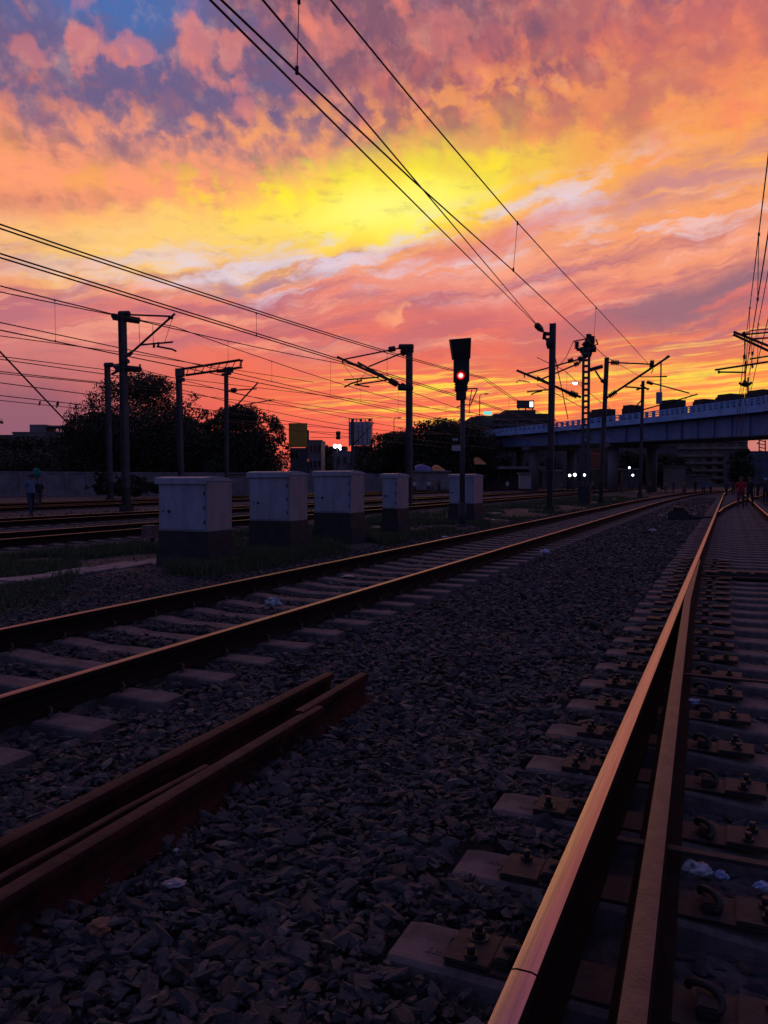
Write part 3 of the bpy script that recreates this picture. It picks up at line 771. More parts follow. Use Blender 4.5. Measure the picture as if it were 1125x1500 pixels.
def grass(zones, name, label):
    VV = []
    for (x0, x1, y0, y1, n, h0, h1, thr) in zones:
        x = rng.uniform(x0, x1, n); y = rng.uniform(y0, y1, n)
        ok = in_view(x, y) & (smooth_noise(x * .45 + 3, y * .4) > thr) & ~((np.abs(x + 9.45) < .34) & (y < 11.4))
        for (a, b_, c_, d_) in ((-8.86, -7.73, 10.5, 11.35), (-8.8, -7.73, 13.1, 14), (-8.8, -7.73, 15.8, 16.7), (-8.3, -7.73, 18.5, 19.5), (-8.75, -7.7, 25.1, 26.4)):
            ok &= ~((x > a) & (x < b_) & (y > c_) & (y < d_))
        x, y = x[ok], y[ok]; m_ = len(x)
        h = rng.uniform(h0, h1, m_); w = .008 + .004 * y / 10; a = rng.uniform(0, 6.28, m_); le = rng.uniform(.1, .7, m_) * h; la_ = rng.uniform(0, 6.28, m_)
        z0 = np.where((x > -9.1) & (x < -7.25) & (y > 8.5) & (y < 28.5), -.05, GZ)
        A = np.stack([x - np.cos(a) * w, y - np.sin(a) * w, z0], -1); B = np.stack([x + np.cos(a) * w, y + np.sin(a) * w, z0], -1)
        C_ = np.stack([x + np.cos(la_) * le, y + np.sin(la_) * le, z0 + h], -1)
        VV.append(np.stack([A, B, C_], 1).reshape(-1, 3))
    v = np.concatenate(VV); f = np.arange(len(v)).reshape(-1, 3)
    meta(fast_mesh(name, v, f, 3, M['grass']), label, 'grass', kind='stuff')
grass([(-8.9, -7.0, 9.6, 17.5, 26000, .08, .26, -.6), (-13.2, -6.9, 4, 13, 60000, .05, .19, -.15), (-13.0, -6.9, 13, 30, 70000, .06, .22, -.1), (-13, -6.6, 30, 75, 26000, .1, .3, .1),
       (-19, -16.6, 10, 60, 9000, .08, .24, .2)], 'grass', 'dark low grass growing around the cabinets and the path')
# rubble thrown about among the grass
bt = [scatter(9000, -13.2, -7.1, 4, 30, .012, .04, GZ + .01, .008), scatter(9000, -29, -13, 8, 60, .03, .08, GZ + .02, .02), scatter(9000, -9.3, -6.5, 5, 13, .012, .042, -.05, .025), scatter(5000, -9.3, -6.7, 13, 28, .02, .05, -.045, .02)]
vv, ff = stones(bt)
meta(fast_mesh('rubble', vv, ff, 3, M['stone']), 'scattered stones and rubble between the grass and the yard tracks', 'rubble', kind='stuff')

# ------------------------------------------------------------------ colour light signal showing red
SX, SY = -7.42, 22.6
sp = gp(677, 775, -.1); SX, SY = sp.x, sp.y
SD = -SX * SA + SY * CA
t = thing('railway_signal', (SX, SY, GZ), 0, 'tall colour light signal on a post showing a red lamp', 'signal')
def sg(x, y, off=0.0): return atD(x, y, SD - off)
k = pxm(SD)
b = MB(); zt = sg(677, 580).z; b.tube([(SX, SY, .75), (SX, SY, zt)], [.085, .075], 14); b.build('post', M['mast'], t)
b = MB(); b.tube([(SX, SY, GZ - .1), (SX, SY, .75)], .115, 14); b.tube([(SX, SY, GZ - .1), (SX, SY, .06)], .19, 14); b.build('post_base', M['black'], t)
face = Matrix.Rotation(YAW, 3, 'Z')                    # the heads look at the approaching driver, near enough at the camera
Ln = face @ V((1, 0, 0)); Fn = face @ V((0, -1, 0))
def lbox(mb, xl, xr, yt, yb, dn, df, mi=0, bev=.01):   # box from pixel edges, dn/df metres in front of/behind the post axis
    a = sg((xl + xr) / 2, (yt + yb) / 2); w = (xr - xl) * k; h = (yb - yt) * k
    return mb.obox(a + Fn * (dn - df) / 2, (w, dn + df, h), face, mi, bev)
b = MB(); lbox(b, 665, 687, 524, 560, .12, .22, 0, .02); lbox(b, 667.5, 684, 560, 574, .10, .2, 0, .02); lbox(b, 668.5, 682.5, 574, 586, .12, .16, 0, .02)
for yy in (562, 566, 570): lbox(b, 666.5, 685, yy, yy + 1.2, .13, .2, 0, 0)
b.build('lamp_case', M['black'], t)
b = MB()                                               # the flared hood on top
hw = [(658.5, 688.2, 497.5), (659.2, 688.4, 501), (663, 688.2, 525.5)]
vs = []
for xl, xr, yy in hw:
    a = sg((xl + xr) / 2, yy); w = (xr - xl) * k / 2; q = .34 if yy < 510 else .16
    for sx, dd in ((-1, q), (1, q), (1, -.24), (-1, -.24)): vs.append(a + Ln * (sx * w) + Fn * dd)
vs[0] += V((0, 0, -.05)); vs[3] += V((0, 0, .04)); vs[2] += V((0, 0, .04))
b.add(vs, [(3, 2, 1, 0)] + [(4 * r + i, 4 * r + (i + 1) % 4, 4 * r + 4 + (i + 1) % 4, 4 * r + 4 + i) for r in range(2) for i in range(4)] + [(8, 9, 10, 11)])
b.build('hood', M['black'], t)
b = MB(); c0 = sg(674.3, 551) + Fn * .135
b.tube([c0 - Fn * .02, c0], 5.6 * k, 20, 0, sm=False); lamp = b.build('lamp', M['red_rim'], t)
b = MB(); b.tube([c0, c0 + Fn * .012], 3.1 * k, 18, 0, sm=False); b.build('lens', M['red_core'], lamp)
b = MB()
for a0 in np.linspace(math.radians(-10), math.radians(190), 13):
    pass
arc = [math.radians(-8 + 196 * i / 14) for i in range(15)]; rr = 7.2 * k
for r_ in (rr,):
    vs = [c0 + Ln * (r_ * math.cos(a)) + V((0, 0, r_ * math.sin(a))) + Fn * e for e in (-.02, .16) for a in arc]
    vs += [c0 + Ln * ((r_ + .008) * math.cos(a)) + V((0, 0, (r_ + .008) * math.sin(a))) + Fn * e for e in (-.02, .16) for a in arc]
    n = len(arc)
    fs = [(i, i + 1, n + i + 1, n + i) for i in range(n - 1)] + [(2 * n + i + 1, 2 * n + i, 3 * n + i, 3 * n + i + 1) for i in range(n - 1)] + [(n + i, n + i + 1, 3 * n + i + 1, 3 * n + i) for i in range(n - 1)]
    b.add(vs, fs)
b.build('lamp_visor', M['black'], t)
b = MB()
for x, y, w, h in ((666.5, 644, 8, 3.2), (668, 656.5, 13, 8)): b.obox(sg(x, y) + Fn * .06, (w * k, .012, h * k), face, 0, .003)
b.build('number_plate', M['sign_plate'], t)
b = MB()
b.tube([sg(682, 569.5), sg(699.5, 569)], .02, 6); b.tube([sg(691, 571), sg(687.5, 593)], .014, 5); b.tube([sg(699.5, 569), sg(689, 593.5)], .018, 5)
b.tube([sg(679, 592.5), sg(689.5, 593.5)], .016, 5); b.tube([sg(687.5, 593), sg(687.5, 606)], .013, 5); b.tube([sg(664, 571.5), sg(672, 571.5)], .014, 5)
b.tube([sg(669, 597), sg(674, 595)], .02, 5)
b.build('ladder_bracket', M['iron'], t)

# ------------------------------------------------------------------ point machine in the dark beside the turnout
p0 = gp(1000, 764, GZ); x, y = p0.x, p0.y
t = thing('point_machine', p0, 0, 'black point machine hunched on the ballast left of the far turnout', 'point machine')
b = MB(); b.box(x - .5, x + .22, y - .35, y + .35, GZ, .30, 0, .05); b.box(x - .38, x + .1, y - .3, y + .3, .30, .42, 0, .08); b.build('case', M['black'], t)
b = MB(); b.tube([(x + .2, y - .1, .08), (STOCK - .1, y - .1, .05)], .03, 8); b.tube([(x + .2, y + .12, .1), (STOCK - .1, y + .12, .05)], .025, 8); b.build('rod', M['iron'], t)
b = MB(); b.box(x + .2, x + .75, y - .25, y + .3, GZ, .07, 0, .04); b.build('end_cover', M['black'], t)

# ------------------------------------------------------------------ litter
from mathutils.noise import noise as noise3
def crumple(pix, size, m, label, cat='litter', flat=.5, z=-.03, seed=0):
    c = gp(pix[0], pix[1], z); rr = random.Random(seed + int(pix[0] * 7 + pix[1])); off = V((rr.uniform(0, 50), rr.uniform(0, 50), 0))
    bm = bmesh.new(); bmesh.ops.create_icosphere(bm, subdivisions=4, radius=1)
    for v in bm.verts:
        n1 = noise3(v.co * 1.6 + off); n2 = noise3(v.co * 4 + off); d = .72 + .55 * n1 + .28 * abs(n2)
        v.co = V((v.co.x * d * size, v.co.y * d * size * .7, v.co.z * d * size * flat))
    mb = MB(); bm.verts.index_update(); rot = Matrix.Rotation(rr.uniform(0, 6), 3, 'Z')
    mb.add([c + rot @ v.co + V((0, 0, size * flat * .5)) for v in bm.verts], [[v.index for v in f.verts] for f in bm.faces]); bm.free()
    o = mb.build('plastic_bag' if 'bag' in label else 'litter_scrap', m)
    return meta(o, label, cat, 'scraps of litter on the ballast')
crumple((868, 1485), .07, M['plastic_w'], 'crumpled pale plastic bag between the stock rail and the blade, lowest of the litter', z=-.05)
crumple((1018, 1278), .055, M['plastic_w'], 'crumpled white plastic bag right of the blade, beside a bolted plate', z=.01)
crumple((1118, 1302), .035, M['plastic_b'], 'small bluish white scrap at the right edge behind a sleeper', z=.01)
crumple((1057, 1284), .028, M['plastic_b'], 'small blue scrap just right of the crumpled white plastic bag', z=.01)
crumple((1014, 1030), .04, M['plastic_b'], 'bright blue scrap right of the switch blade, between its plates', z=.0)
crumple((852, 1142), .05, M['plastic_b'], 'flattened blue scrap left of the stock rail between two sleepers', z=-.04)
crumple((400, 887), .10, M['plastic_w'], 'white cup like scrap lying inside the middle track', z=-.03, flat=.7)
crumple((510, 845), .10, M['plastic_w'], 'pale torn paper lying between the rails of the middle track', z=-.02, flat=.2)
crumple((254, 1296), .045, M['tin'], 'grey blue shard lying on the ballast at lower left', z=-.03, flat=.25)
crumple((258, 1247), .016, M['plastic_w'], 'tiny white chip on the ballast right of the spare rails', z=-.03)
crumple((797, 812), .14, M['plastic_b'], 'pale blue plastic bag lying right of the middle track', z=-.05, flat=.5)
crumple((955, 778), .13, M['plastic_w'], 'white scrap on the ballast below the point machine', z=-.05, flat=.3)
crumple((145, 1365), .04, mat('brick_chip', (.30, .13, .07), .9), 'orange brick chip lying on the ballast at lower left', z=-.03, flat=.8)
crumple((239, 983), .045, mat('orange_scrap', (.5, .2, .09), .6), 'orange scrap lying by the near rail of the middle track', z=-.03, flat=.8)
crumple((652, 788), .12, M['plastic_w'], 'white scrap at the foot of the signal post', z=-.05, flat=.3)
crumple((722, 763), .14, M['plastic_w'], 'white scrap right of the farthest relay cabinet', z=-.08, flat=.4)
# ------------------------------------------------------------------ catenary masts (brackets lie in the plane across the tracks, Y = const)
def arm_part(name, parent, tubes=(), ins=(), m=None, Y=0.0):
    if name == 'top_bracket' and len(tubes) > 3:          # upper and lower bracket are two pieces
        arm_part(name, parent, tubes[:2], ins, m, Y); tubes = tubes[2:]; ins = ()
    mb = MB()
    for pts, r in tubes: mb.tube([atY(x, y, Y) for x, y in pts], r, 6)
    o = mb.build(name, m or M['iron'], parent) if tubes else None
    for a, b_, r in ins:
        q = MB(); q.insul(atY(*a, Y), atY(*b_, Y), r); q.build('insulator', M['insul'], o or parent)
    return o
def post(X, Y, h, w, label, black=1.3, lean=(0, 0), name='catenary_mast', flange=True):
    t = thing(name, (X, Y, GZ), 0, label, 'mast', 'overhead line masts')
    b = MB(); z0 = black; w *= .76; d = w
    def sec(z0, z1, s_=1.0, mi=0):
        q = []
        for z in (z0, z1):
            ox, oy = lean[0] * z / h, lean[1] * z / h
            q.append((X + ox, Y + oy, z))
        a, c = q
        for sx in (-1, 1):                             # two flanges and a web
            vs = [V(p) + V((sx * w / 2 * s_ + ex * .02, ey * d / 2 * s_, 0)) for p in (a, c) for ex, ey in ((-1, -1), (1, -1), (1, 1), (-1, 1))]
            b.add(vs, [(3, 2, 1, 0), (4, 5, 6, 7), (0, 1, 5, 4), (1, 2, 6, 5), (2, 3, 7, 6), (3, 0, 4, 7)], mi)
        vs = [V(p) + V((ex * w / 2 * s_, ey * .06, 0)) for p in (a, c) for ex, ey in ((-1, -1), (1, -1), (1, 1), (-1, 1))]
        b.add(vs, [(3, 2, 1, 0), (4, 5, 6, 7), (0, 1, 5, 4), (1, 2, 6, 5), (2, 3, 7, 6), (3, 0, 4, 7)], mi)
    sec(z0, h); b.build('post', M['mast'], t)
    b = MB(); sec(GZ - .1, z0 - .002, 1.02); b.obox((X, Y, GZ + .12), (w * 1.9, w * 1.9, .42), None, 0, .03); b.build('post_base', M['black'], t)
    return t
def top_z(x, y, X, Y): return atY(x, y, Y).z

# mast before the second yard track, right of the cabinets
Y = 41.8; X = atY(599.5, 600, Y).x
m1 = post(X, Y, top_z(599, 505, X, Y), .36, 'tall mast with paired brackets reaching left, behind the slim cabinet', 1.6)
arm_part('top_bracket', m1, [(((585, 508), (605, 508)), .16), (((588, 513), (605, 514)), .12), (((584, 568), (604, 569)), .16), (((589, 563), (604, 571)), .1)], Y=Y)
arm_part('cantilever', m1, [(((595, 508), (502.7, 526.6)), .045), (((596, 569), (571, 557), (494, 523)), .075), (((555, 552.5), (504.5, 556.5)), .045), (((502, 527), (502, 533)), .05),
    (((541, 566.6), (519, 563.6)), .04), (((504.5, 567), (514, 562), (530, 557)), .05), (((523, 563), (524, 555)), .04), (((502, 532), (518, 554)), .012)],
    [((570, 512), (579, 510.5), .17), ((571, 557), (582, 563), .19)], Y=Y)
arm_part('cantilever', m1, [(((595, 514.7), (540, 537)), .045), (((598, 571), (524, 531)), .065), (((566, 557), (520, 563.5)), .045), (((539, 538), (538, 543)), .04), (((538, 543), (530, 554)), .012), (((529, 553), (529, 559)), .04)],
    [((588, 517.5), (595, 514.5), .19), ((587, 564.5), (595, 569), .18)], Y=Y + .25)
# anchor mast by the cabinets' row
Y = 38.2; X = atY(806.5, 620, Y).x
m2 = post(X, Y, top_z(808, 474, X, Y), .31, 'plain anchor mast on which two wires end, right of the red signal', 2.5, lean=(.07, 0))
arm_part('anchor_bracket', m2, [(((798, 486), (797, 497)), .09), (((797, 489), (806, 489)), .09), (((799, 497), (806, 497)), .07), (((801, 502), (812, 502)), .2), (((802, 506), (812, 506)), .17)], Y=Y)
# lattice mast
Y = 49.5; c0 = atY(858, 600, Y); X = c0.x; zt = top_z(858, 512, X, Y)
m3 = thing('lattice_mast', (X, Y, GZ), 0, 'lattice mast of two legs with rungs, switch gear on its top', 'mast', 'overhead line masts')
b = MB()
for sx in (-1, 1):
    for sy in (-1, 1): b.box(X + sx * .17 - .05, X + sx * .17 + .05, Y + sy * .15 - .04, Y + sy * .15 + .04, GZ, zt)
b.build('leg', M['mast'], m3)
b = MB(); z = .5; n = 0
while z < zt - .1:
    b.box(X - .15, X + .15, Y - .20, Y - .17, z, z + .10); b.box(X - .15, X + .15, Y + .17, Y + .20, z, z + .10); z += .36; n += 1
b.build('lacing', M['mast'], m3)
b = MB(); b.box(X - .34, X + .34, Y - .3, Y + .3, GZ - .1, 1.1, 0, .03); b.build('post_base', M['black'], m3)
arm_part('switch_gear', m3, [(((850, 513), (873, 511)), .2), (((855, 508), (866, 496)), .2), (((862, 514), (863, 490)), .16), (((868, 511), (868, 493)), .12), (((853, 516), (866, 520)), .18),
    (((855, 523), (862, 518)), .16), (((840, 500), (858, 496.5)), .04), (((845, 511.5), (858, 514)), .1), (((858, 514), (858, 497)), .05), (((873, 497), (876, 505)), .04), (((870, 506), (876, 504)), .03)],
    [((845, 500.5), (845, 511.5), .16), ((862, 500), (862, 489), .17), ((868, 503), (868, 492), .16)], Y=Y)
arm_part('cantilever', m3, [(((853, 525), (770, 548)), .05), (((851, 582), (757, 542.5)), .075), (((772, 574), (810, 570)), .045), (((778, 578), (784, 575), (794, 573)), .04), (((768, 548), (768, 553)), .04)],
    [((832, 529.5), (840, 526.8), .17), ((835, 575.5), (846, 580), .2), ((847, 527), (853, 525), .2)], Y=Y)
arm_part('cantilever', m3, [(((851, 531), (787, 558)), .05), (((787, 552), (835, 578)), .05), (((756, 561), (760, 557), (776, 560)), .03)], [((841, 534.5), (848, 531.5), .17)], Y=Y + .3)
b = MB(); b.tube([atY(840, 500, Y), atY(829, 524, Y), atY(812, 543, Y)], .02, 5); b.build('jumper_wire', M['wire'], m3)
b = MB(); b.tube([atY(812, 518, Y), atY(832, 614, Y + 3)], .03, 5); b.build('stay_wire', M['wire'], m3)
# mast carrying the long bracket over the middle track
Y = 55.0; X = atY(881, 640, Y).x
m4 = post(X, Y, top_z(886, 524, X, Y), .31, 'leaning mast with a long bracket rising right over the middle track', 1.4, lean=(.30, 0))
arm_part('side_bracket', m4, [(((863.5, 542), (883, 536.5)), .13), (((872, 543), (881, 557)), .06), (((881, 557), (888, 561)), .13)], Y=Y)
arm_part('cantilever', m4, [(((887, 530.6), (955, 533.5)), .05), (((884, 586), (980, 522)), .075), (((976, 524), (981, 521.5)), .09), (((957, 540), (954, 547)), .03), (((938, 552), (977, 552)), .03)],
    [((895, 530.8), (907, 531.5), .19), ((892, 580.5), (903, 573.5), .19), ((952, 533), (958, 533.5), .28)], Y=Y)
# small far mast by the bridge
Y = 78.0; X = atY(938.5, 640, Y).x
m5 = post(X, Y, top_z(941, 558, X, Y), .32, 'slim distant mast with a cross arm in front of the bridge', 1.2, lean=(.15, 0))
arm_part('cross_arm', m5, [(((916, 566.5), (951, 569.5)), .07), (((932, 571), (941, 568)), .09), (((938, 564), (950, 571)), .08), (((947, 560), (956, 563)), .11), (((928, 599), (941, 585)), .06)], Y=Y)
arm_part('cantilever', m5, [(((949, 559.5), (1010, 576)), .06), (((943, 600), (1022, 577.5)), .06), (((1003, 585), (1014, 578)), .02)], [((948, 559), (956, 562), .17)], Y=Y)
# tall mast at left with cross head
Y = 30.5; X = atY(184, 640, Y).x
m6 = post(X, Y, top_z(180.5, 459, X, Y), .36, 'tall mast at left with two heavy cross heads and a slanting arm', 1.1, lean=(-.12, 0))
arm_part('cross_head', m6, [(((165, 462.5), (203.6, 469)), .13), (((166, 466), (203, 471.5)), .1), (((175, 459.5), (189, 459.5)), .14), (((168.5, 537), (205.7, 541)), .13), (((170, 541), (205, 543)), .09), (((205, 541), (205, 533.5)), .05), (((178, 532), (188, 529)), .12)], Y=Y)
arm_part('cantilever', m6, [(((186.5, 522), (256, 459.6)), .06), (((189.7, 461), (248, 463.3)), .045), (((205.7, 505.2), (253, 501)), .045), (((230, 507.5), (252, 511.5), (258, 514.5)), .045), (((225.5, 502), (225.5, 509.5)), .06), (((232, 501), (232, 508)), .05),
    (((252, 468), (241, 502)), .012), (((203.5, 462), (204.5, 503)), .012), (((223.5, 476), (225, 503)), .012)], [((247, 464), (253, 466), .08), ((188, 520.5), (193, 516), .1)], Y=Y)
# its shorter neighbour
Y = 42.6; X = atY(160.5, 640, Y).x
m7 = post(X, Y, top_z(159, 534, X, Y), .36, 'shorter mast standing just left of the tall cross headed mast', 1.4, lean=(-.12, 0))
arm_part('top_bracket', m7, [(((154, 534.5), (165, 534.5)), .17), (((163, 536), (176, 534)), .1), (((164, 548), (178, 541)), .1)], Y=Y)
# portal column with lattice boom
Y = 48.7; c0 = atY(265, 640, Y); X = c0.x
m8 = post(X, Y, top_z(263, 545, X, Y), .42, 'column with a lattice boom reaching right, before the dark trees', 1.2, lean=(-.15, 0))
b = MB()
ch = [((268, 540.5), (354, 527)), ((270, 550), (353, 538.2))]
for a, e in ch:
    for dy in (-.18, .18): b.tube([atY(*a, Y) + V((0, dy, 0)), atY(*e, Y) + V((0, dy, 0))], .055, 5)
n = 15
for i in range(n + 1):
    s_ = i / n; p = atY(268 + 86 * s_, 540.5 - 13.5 * s_, Y); q = atY(270 + 83 * s_, 550 - 11.8 * s_, Y)
    s2 = min(1, (i + 1) / n); q2 = atY(268 + 86 * s2, 540.5 - 13.5 * s2, Y)
    dy = V((0, .18 * (-1) ** i, 0))
    b.tube([q + dy, q2 + dy], .022, 4)
b.tube([atY(353.5, 527, Y), atY(353, 538, Y)], .06, 5)
b.build('lattice_boom', M['iron'], m8)
b = MB(); b.obox(atY(263.5, 546, Y), (.56, .5, .62), None, 0, .03); b.obox(atY(265, 556, Y), (.46, .45, .3), None, 0, .03); b.build('column_head', M['mast'], m8)
# mast behind the boom
Y = 62.0; X = atY(332, 640, Y).x
m9 = post(X, Y, top_z(331.5, 546, X, Y), .36, 'mast rising behind the end of the lattice boom, with an arm to its right', 1.2)
arm_part('cross_head', m9, [(((318, 544), (341, 543)), .15), (((325, 549), (338, 547)), .14), (((328, 540), (339, 539)), .13)], Y=Y)
arm_part('cantilever', m9, [(((342, 599), (378, 560.5)), .08), (((335, 572), (376, 569.5)), .06), (((342, 595.5), (402, 585.5)), .05)], [((339, 571.9), (346, 571.2), .22)], Y=Y)
# thin mast in front of the billboard
p0 = gp(516, 726, GZ); Y = p0.y + 14; X = atY(516.5, 660, Y).x
m10 = post(X, Y, top_z(516, 613, X, Y), .34, 'thin dark mast standing in front of the pale billboard back', 1.2)
arm_part('cantilever', m10, [(((517, 652), (548, 619)), .07), (((515, 635), (455, 632)), .03), (((515, 641.5), (455, 640.5)), .03)], [((493, 634.7), (498, 634.9), .28), ((493, 640.8), (498, 641), .26)], Y=Y)
# right hand mast, just outside the picture, its arms over the near track
Y = 31.0; X = 3.7
m11 = post(X, Y, 9.2, .3, 'mast at the right edge with arms and stays reaching left over the turnout', 1.3)
arm_part('cantilever', m11, [(((1074.4, 486), (1226, 547)), .045), (((1092, 490), (1226, 478)), .03), (((1098, 526), (1226, 506)), .03), (((1047, 542), (1125, 530), (1226, 512)), .035), (((1053, 545), (1092, 545.5)), .03), (((1053, 543), (1053, 547)), .04), (((1090, 492), (1090, 486)), .05)],
    [((1088, 487), (1093, 492), .07)], Y=Y)
arm_part('cantilever', m11, [(((1074, 490), (1226, 560)), .045), (((1104, 496.5), (1226, 487)), .03), (((1100, 484), (1226, 474)), .02), (((1100, 484), (1092, 490)), .02)], [((1099, 496), (1106, 499), .08)], Y=Y + .3)
arm_part('dropper_gear', m11, [(((1090.5, 493), (1091.5, 536), (1092, 556)), .018), (((1095, 496), (1093, 540)), .012), (((1101, 500), (1102, 540)), .010)], [((1090.4, 520), (1090.6, 526), .06), ((1102, 515), (1102.4, 520), .05), ((1102, 535), (1102.3, 539), .045), ((1092, 529), (1092.2, 536), .035)], Y=Y)
# ------------------------------------------------------------------ overhead wires
def sagline(x, zs, sag, y0, y1, sup, n=12):
    """points of a wire at X = x hung from supports at rows sup, height zs, sagging by sag between"""
    pts = []
    ys = sorted(set([y0, y1] + [s_ for s_ in sup if y0 < s_ < y1]))
    allsup = sorted(sup)
    yy = np.unique(np.concatenate([np.linspace(a, b_, n) for a, b_ in zip(ys[:-1], ys[1:])]))
    for y in yy:
        i = max(0, min(len(allsup) - 2, int(np.searchsorted(allsup, y)) - 1)); a, b_ = allsup[i], allsup[i + 1]
        t = (y - a) / (b_ - a)
        xx = x(y) if callable(x) else x
        pts.append(V((xx, y, zs - 4 * sag * t * (1 - t))))
    return pts
def catenary(x, zc, zm, sagm, y0, y1, sup, label, rm=.016, rc=.016, twin=0.0, drop=8.0, group='overhead wires', sagc=.1):
    t = thing('overhead_wire', (0, 0, 0), 0, label, 'wire', group)
    mm = sagline(x, zm, sagm, y0, y1, sup); cc = sagline(x, zc, sagc, y0, y1, sup)
    b = MB(); b.tube(mm, rm, 5)
    if twin: b.tube([p + V((twin, 0, .03)) for p in mm], rm, 5)
    b.build('messenger_wire', M['wire'], t)
    b = MB(); b.tube(cc, rc, 5)
    if twin: b.tube([p + V((twin * .7, 0, .05)) for p in cc], rc, 5)
    b.build('contact_wire', M['wire'], t)
    fy = lambda P_, y: float(np.interp(y, [p.y for p in P_], [p.z for p in P_]))
    y = y0 + drop * .6
    while y < y1 and y < 75:
        xx = x(y) if callable(x) else x
        b = MB(); b.tube([(xx, y, fy(cc, y)), (xx, y, fy(mm, y))], .008, 4); b.tube([(xx, y, fy(cc, y) - .02), (xx, y, fy(cc, y) + .05)], .025, 5); b.tube([(xx, y, fy(mm, y) - .05), (xx, y, fy(mm, y) + .02)], .025, 5)
        b.build('dropper', M['wire'], t); y += drop
    return t
def solid_wire(pts, r, label, group='overhead wires', name='overhead_wire'):
    b = MB(); b.tube(pts, r, 5); return meta(b.build(name, M['wire']), label, 'wire', group)
# over the middle track, traced from where they cross the picture
t = thing('overhead_wire', (0, 0, 0), 0, 'contact and carrying wires over the middle track, joined by short droppers', 'wire', 'overhead wires')
XM = -4.6
msg = [atX(x, y, XM) for x, y in ((483, -2), (600, 141), (758, 326), (820, 394), (875, 452), (925, 506))]
a, b_ = msg[0], msg[1]; d = (a - b_); msg = [V((XM, -8, a.z + .25))] + msg + [atY(957, 541, 55.0)]
con = [V((XM, -8, atX(435, 105, XM).z))] + [atX(x, y, XM) for x, y in ((435, 105), (600, 260), (750, 395), (885, 521))] + [atY(940, 553, 55.0)]
b = MB(); b.tube(msg, .013, 6); b.build('messenger_wire', M['wire'], t)
b = MB(); b.tube(con, .013, 6); b.build('contact_wire', M['wire'], t)
for (x1, y1_), (x2, y2) in (((435, 105), (438, -2)), ((752, 396), (758, 326)), ((869.5, 505), (873, 451))):
    p, q = atX(x1, y1_, XM), atX(x2, y2, XM); b = MB(); b.tube([p, q], .006, 4); b.tube([p - V((0, 0, .03)), p + V((0, 0, .06))], .022, 5); b.tube([q - V((0, 0, .06)), q + V((0, 0, .03))], .02, 5); b.build('dropper', M['wire'], t)
t = thing('overhead_wire', (0, 0, 0), 0, 'pair of wires slanting down to end on the plain anchor mast', 'wire', 'overhead wires')
e1 = atY(796, 486, 38.2); e2 = atY(797, 488, 38.2)
s1_ = atX(308, 0, -5.0); s2_ = atX(385, 0, -5.0)
i1, i2 = atY(781, 469, 38.2), atY(791, 482, 38.2)
for s_, e, nm in ((s1_, e1, 'contact_wire'), (s2_, e2, 'messenger_wire')):
    d = s_ - e; b = MB(); b.tube([s_ + d * .5, s_, s_.lerp(e, .5), e], .014, 6); b.build(nm, M['wire'], t)
d = (s1_ - e1).normalized()
b = MB(); b.insul(e1 + d * 2.6, e1 + d * 1.2, .15, 4); b.insul(e1 + d * 1.0, e1 + d * .4, .09, 2); b.build('insulator', M['insul'], t)
p, q = s1_.lerp(e1, .70), None
tt = min(np.linspace(0, 1, 200), key=lambda k_: abs((s2_.lerp(e2, k_) - p).length))
q = s2_.lerp(e2, float(tt)); b = MB(); b.tube([p, q], .008, 4); b.build('dropper', M['wire'], t)
# over the right-hand track
catenary(.50, 5.35, 6.75, .10, -10, 75, [-25, 31, 86], 'wires over the turnout, rising steeply at the right edge', .012, .012)
catenary(.82, 5.45, 6.72, .10, -10, 75, [-25, 31.3, 86], 'second set of wires over the turnout, right of the first', .012, .012, drop=11)
# yard tracks: nearest
catenary(-14.6, 6.35, 8.0, 1.15, -6, 150, [-38.2, 49.0, 100, 150], 'nearest yard wires, crossing the picture from the left edge to the tall paired mast', .020, .020, twin=.16, drop=11)
catenary(-20.9, 6.2, 8.3, .85, -6, 170, [-15, 41.8, 98, 170], 'second set of yard wires, hung from the paired brackets', .022, .022, twin=.0, drop=10)
catenary(-24.3, 7.2, 8.75, .9, -4, 170, [-28, 30.5, 92, 170], 'wires hung from the slanting arm of the cross headed mast', .022, .022, drop=12)
catenary(-31.5, 6.1, 7.6, .6, 0, 190, [-20, 44, 106, 190], 'third set of yard wires, low behind the cross headed mast', .024, .024, drop=14)
catenary(-38.5, 6.4, 8.4, .9, 4, 200, [-12, 48.7, 110, 200], 'farthest yard wires under the lattice boom', .028, .028, drop=16)
catenary(-9.5, 6.6, 8.3, .7, 42, 170, [-14, 49.5, 104, 170], 'wires running on from the lattice mast towards the bridge', .02, .02, drop=14)
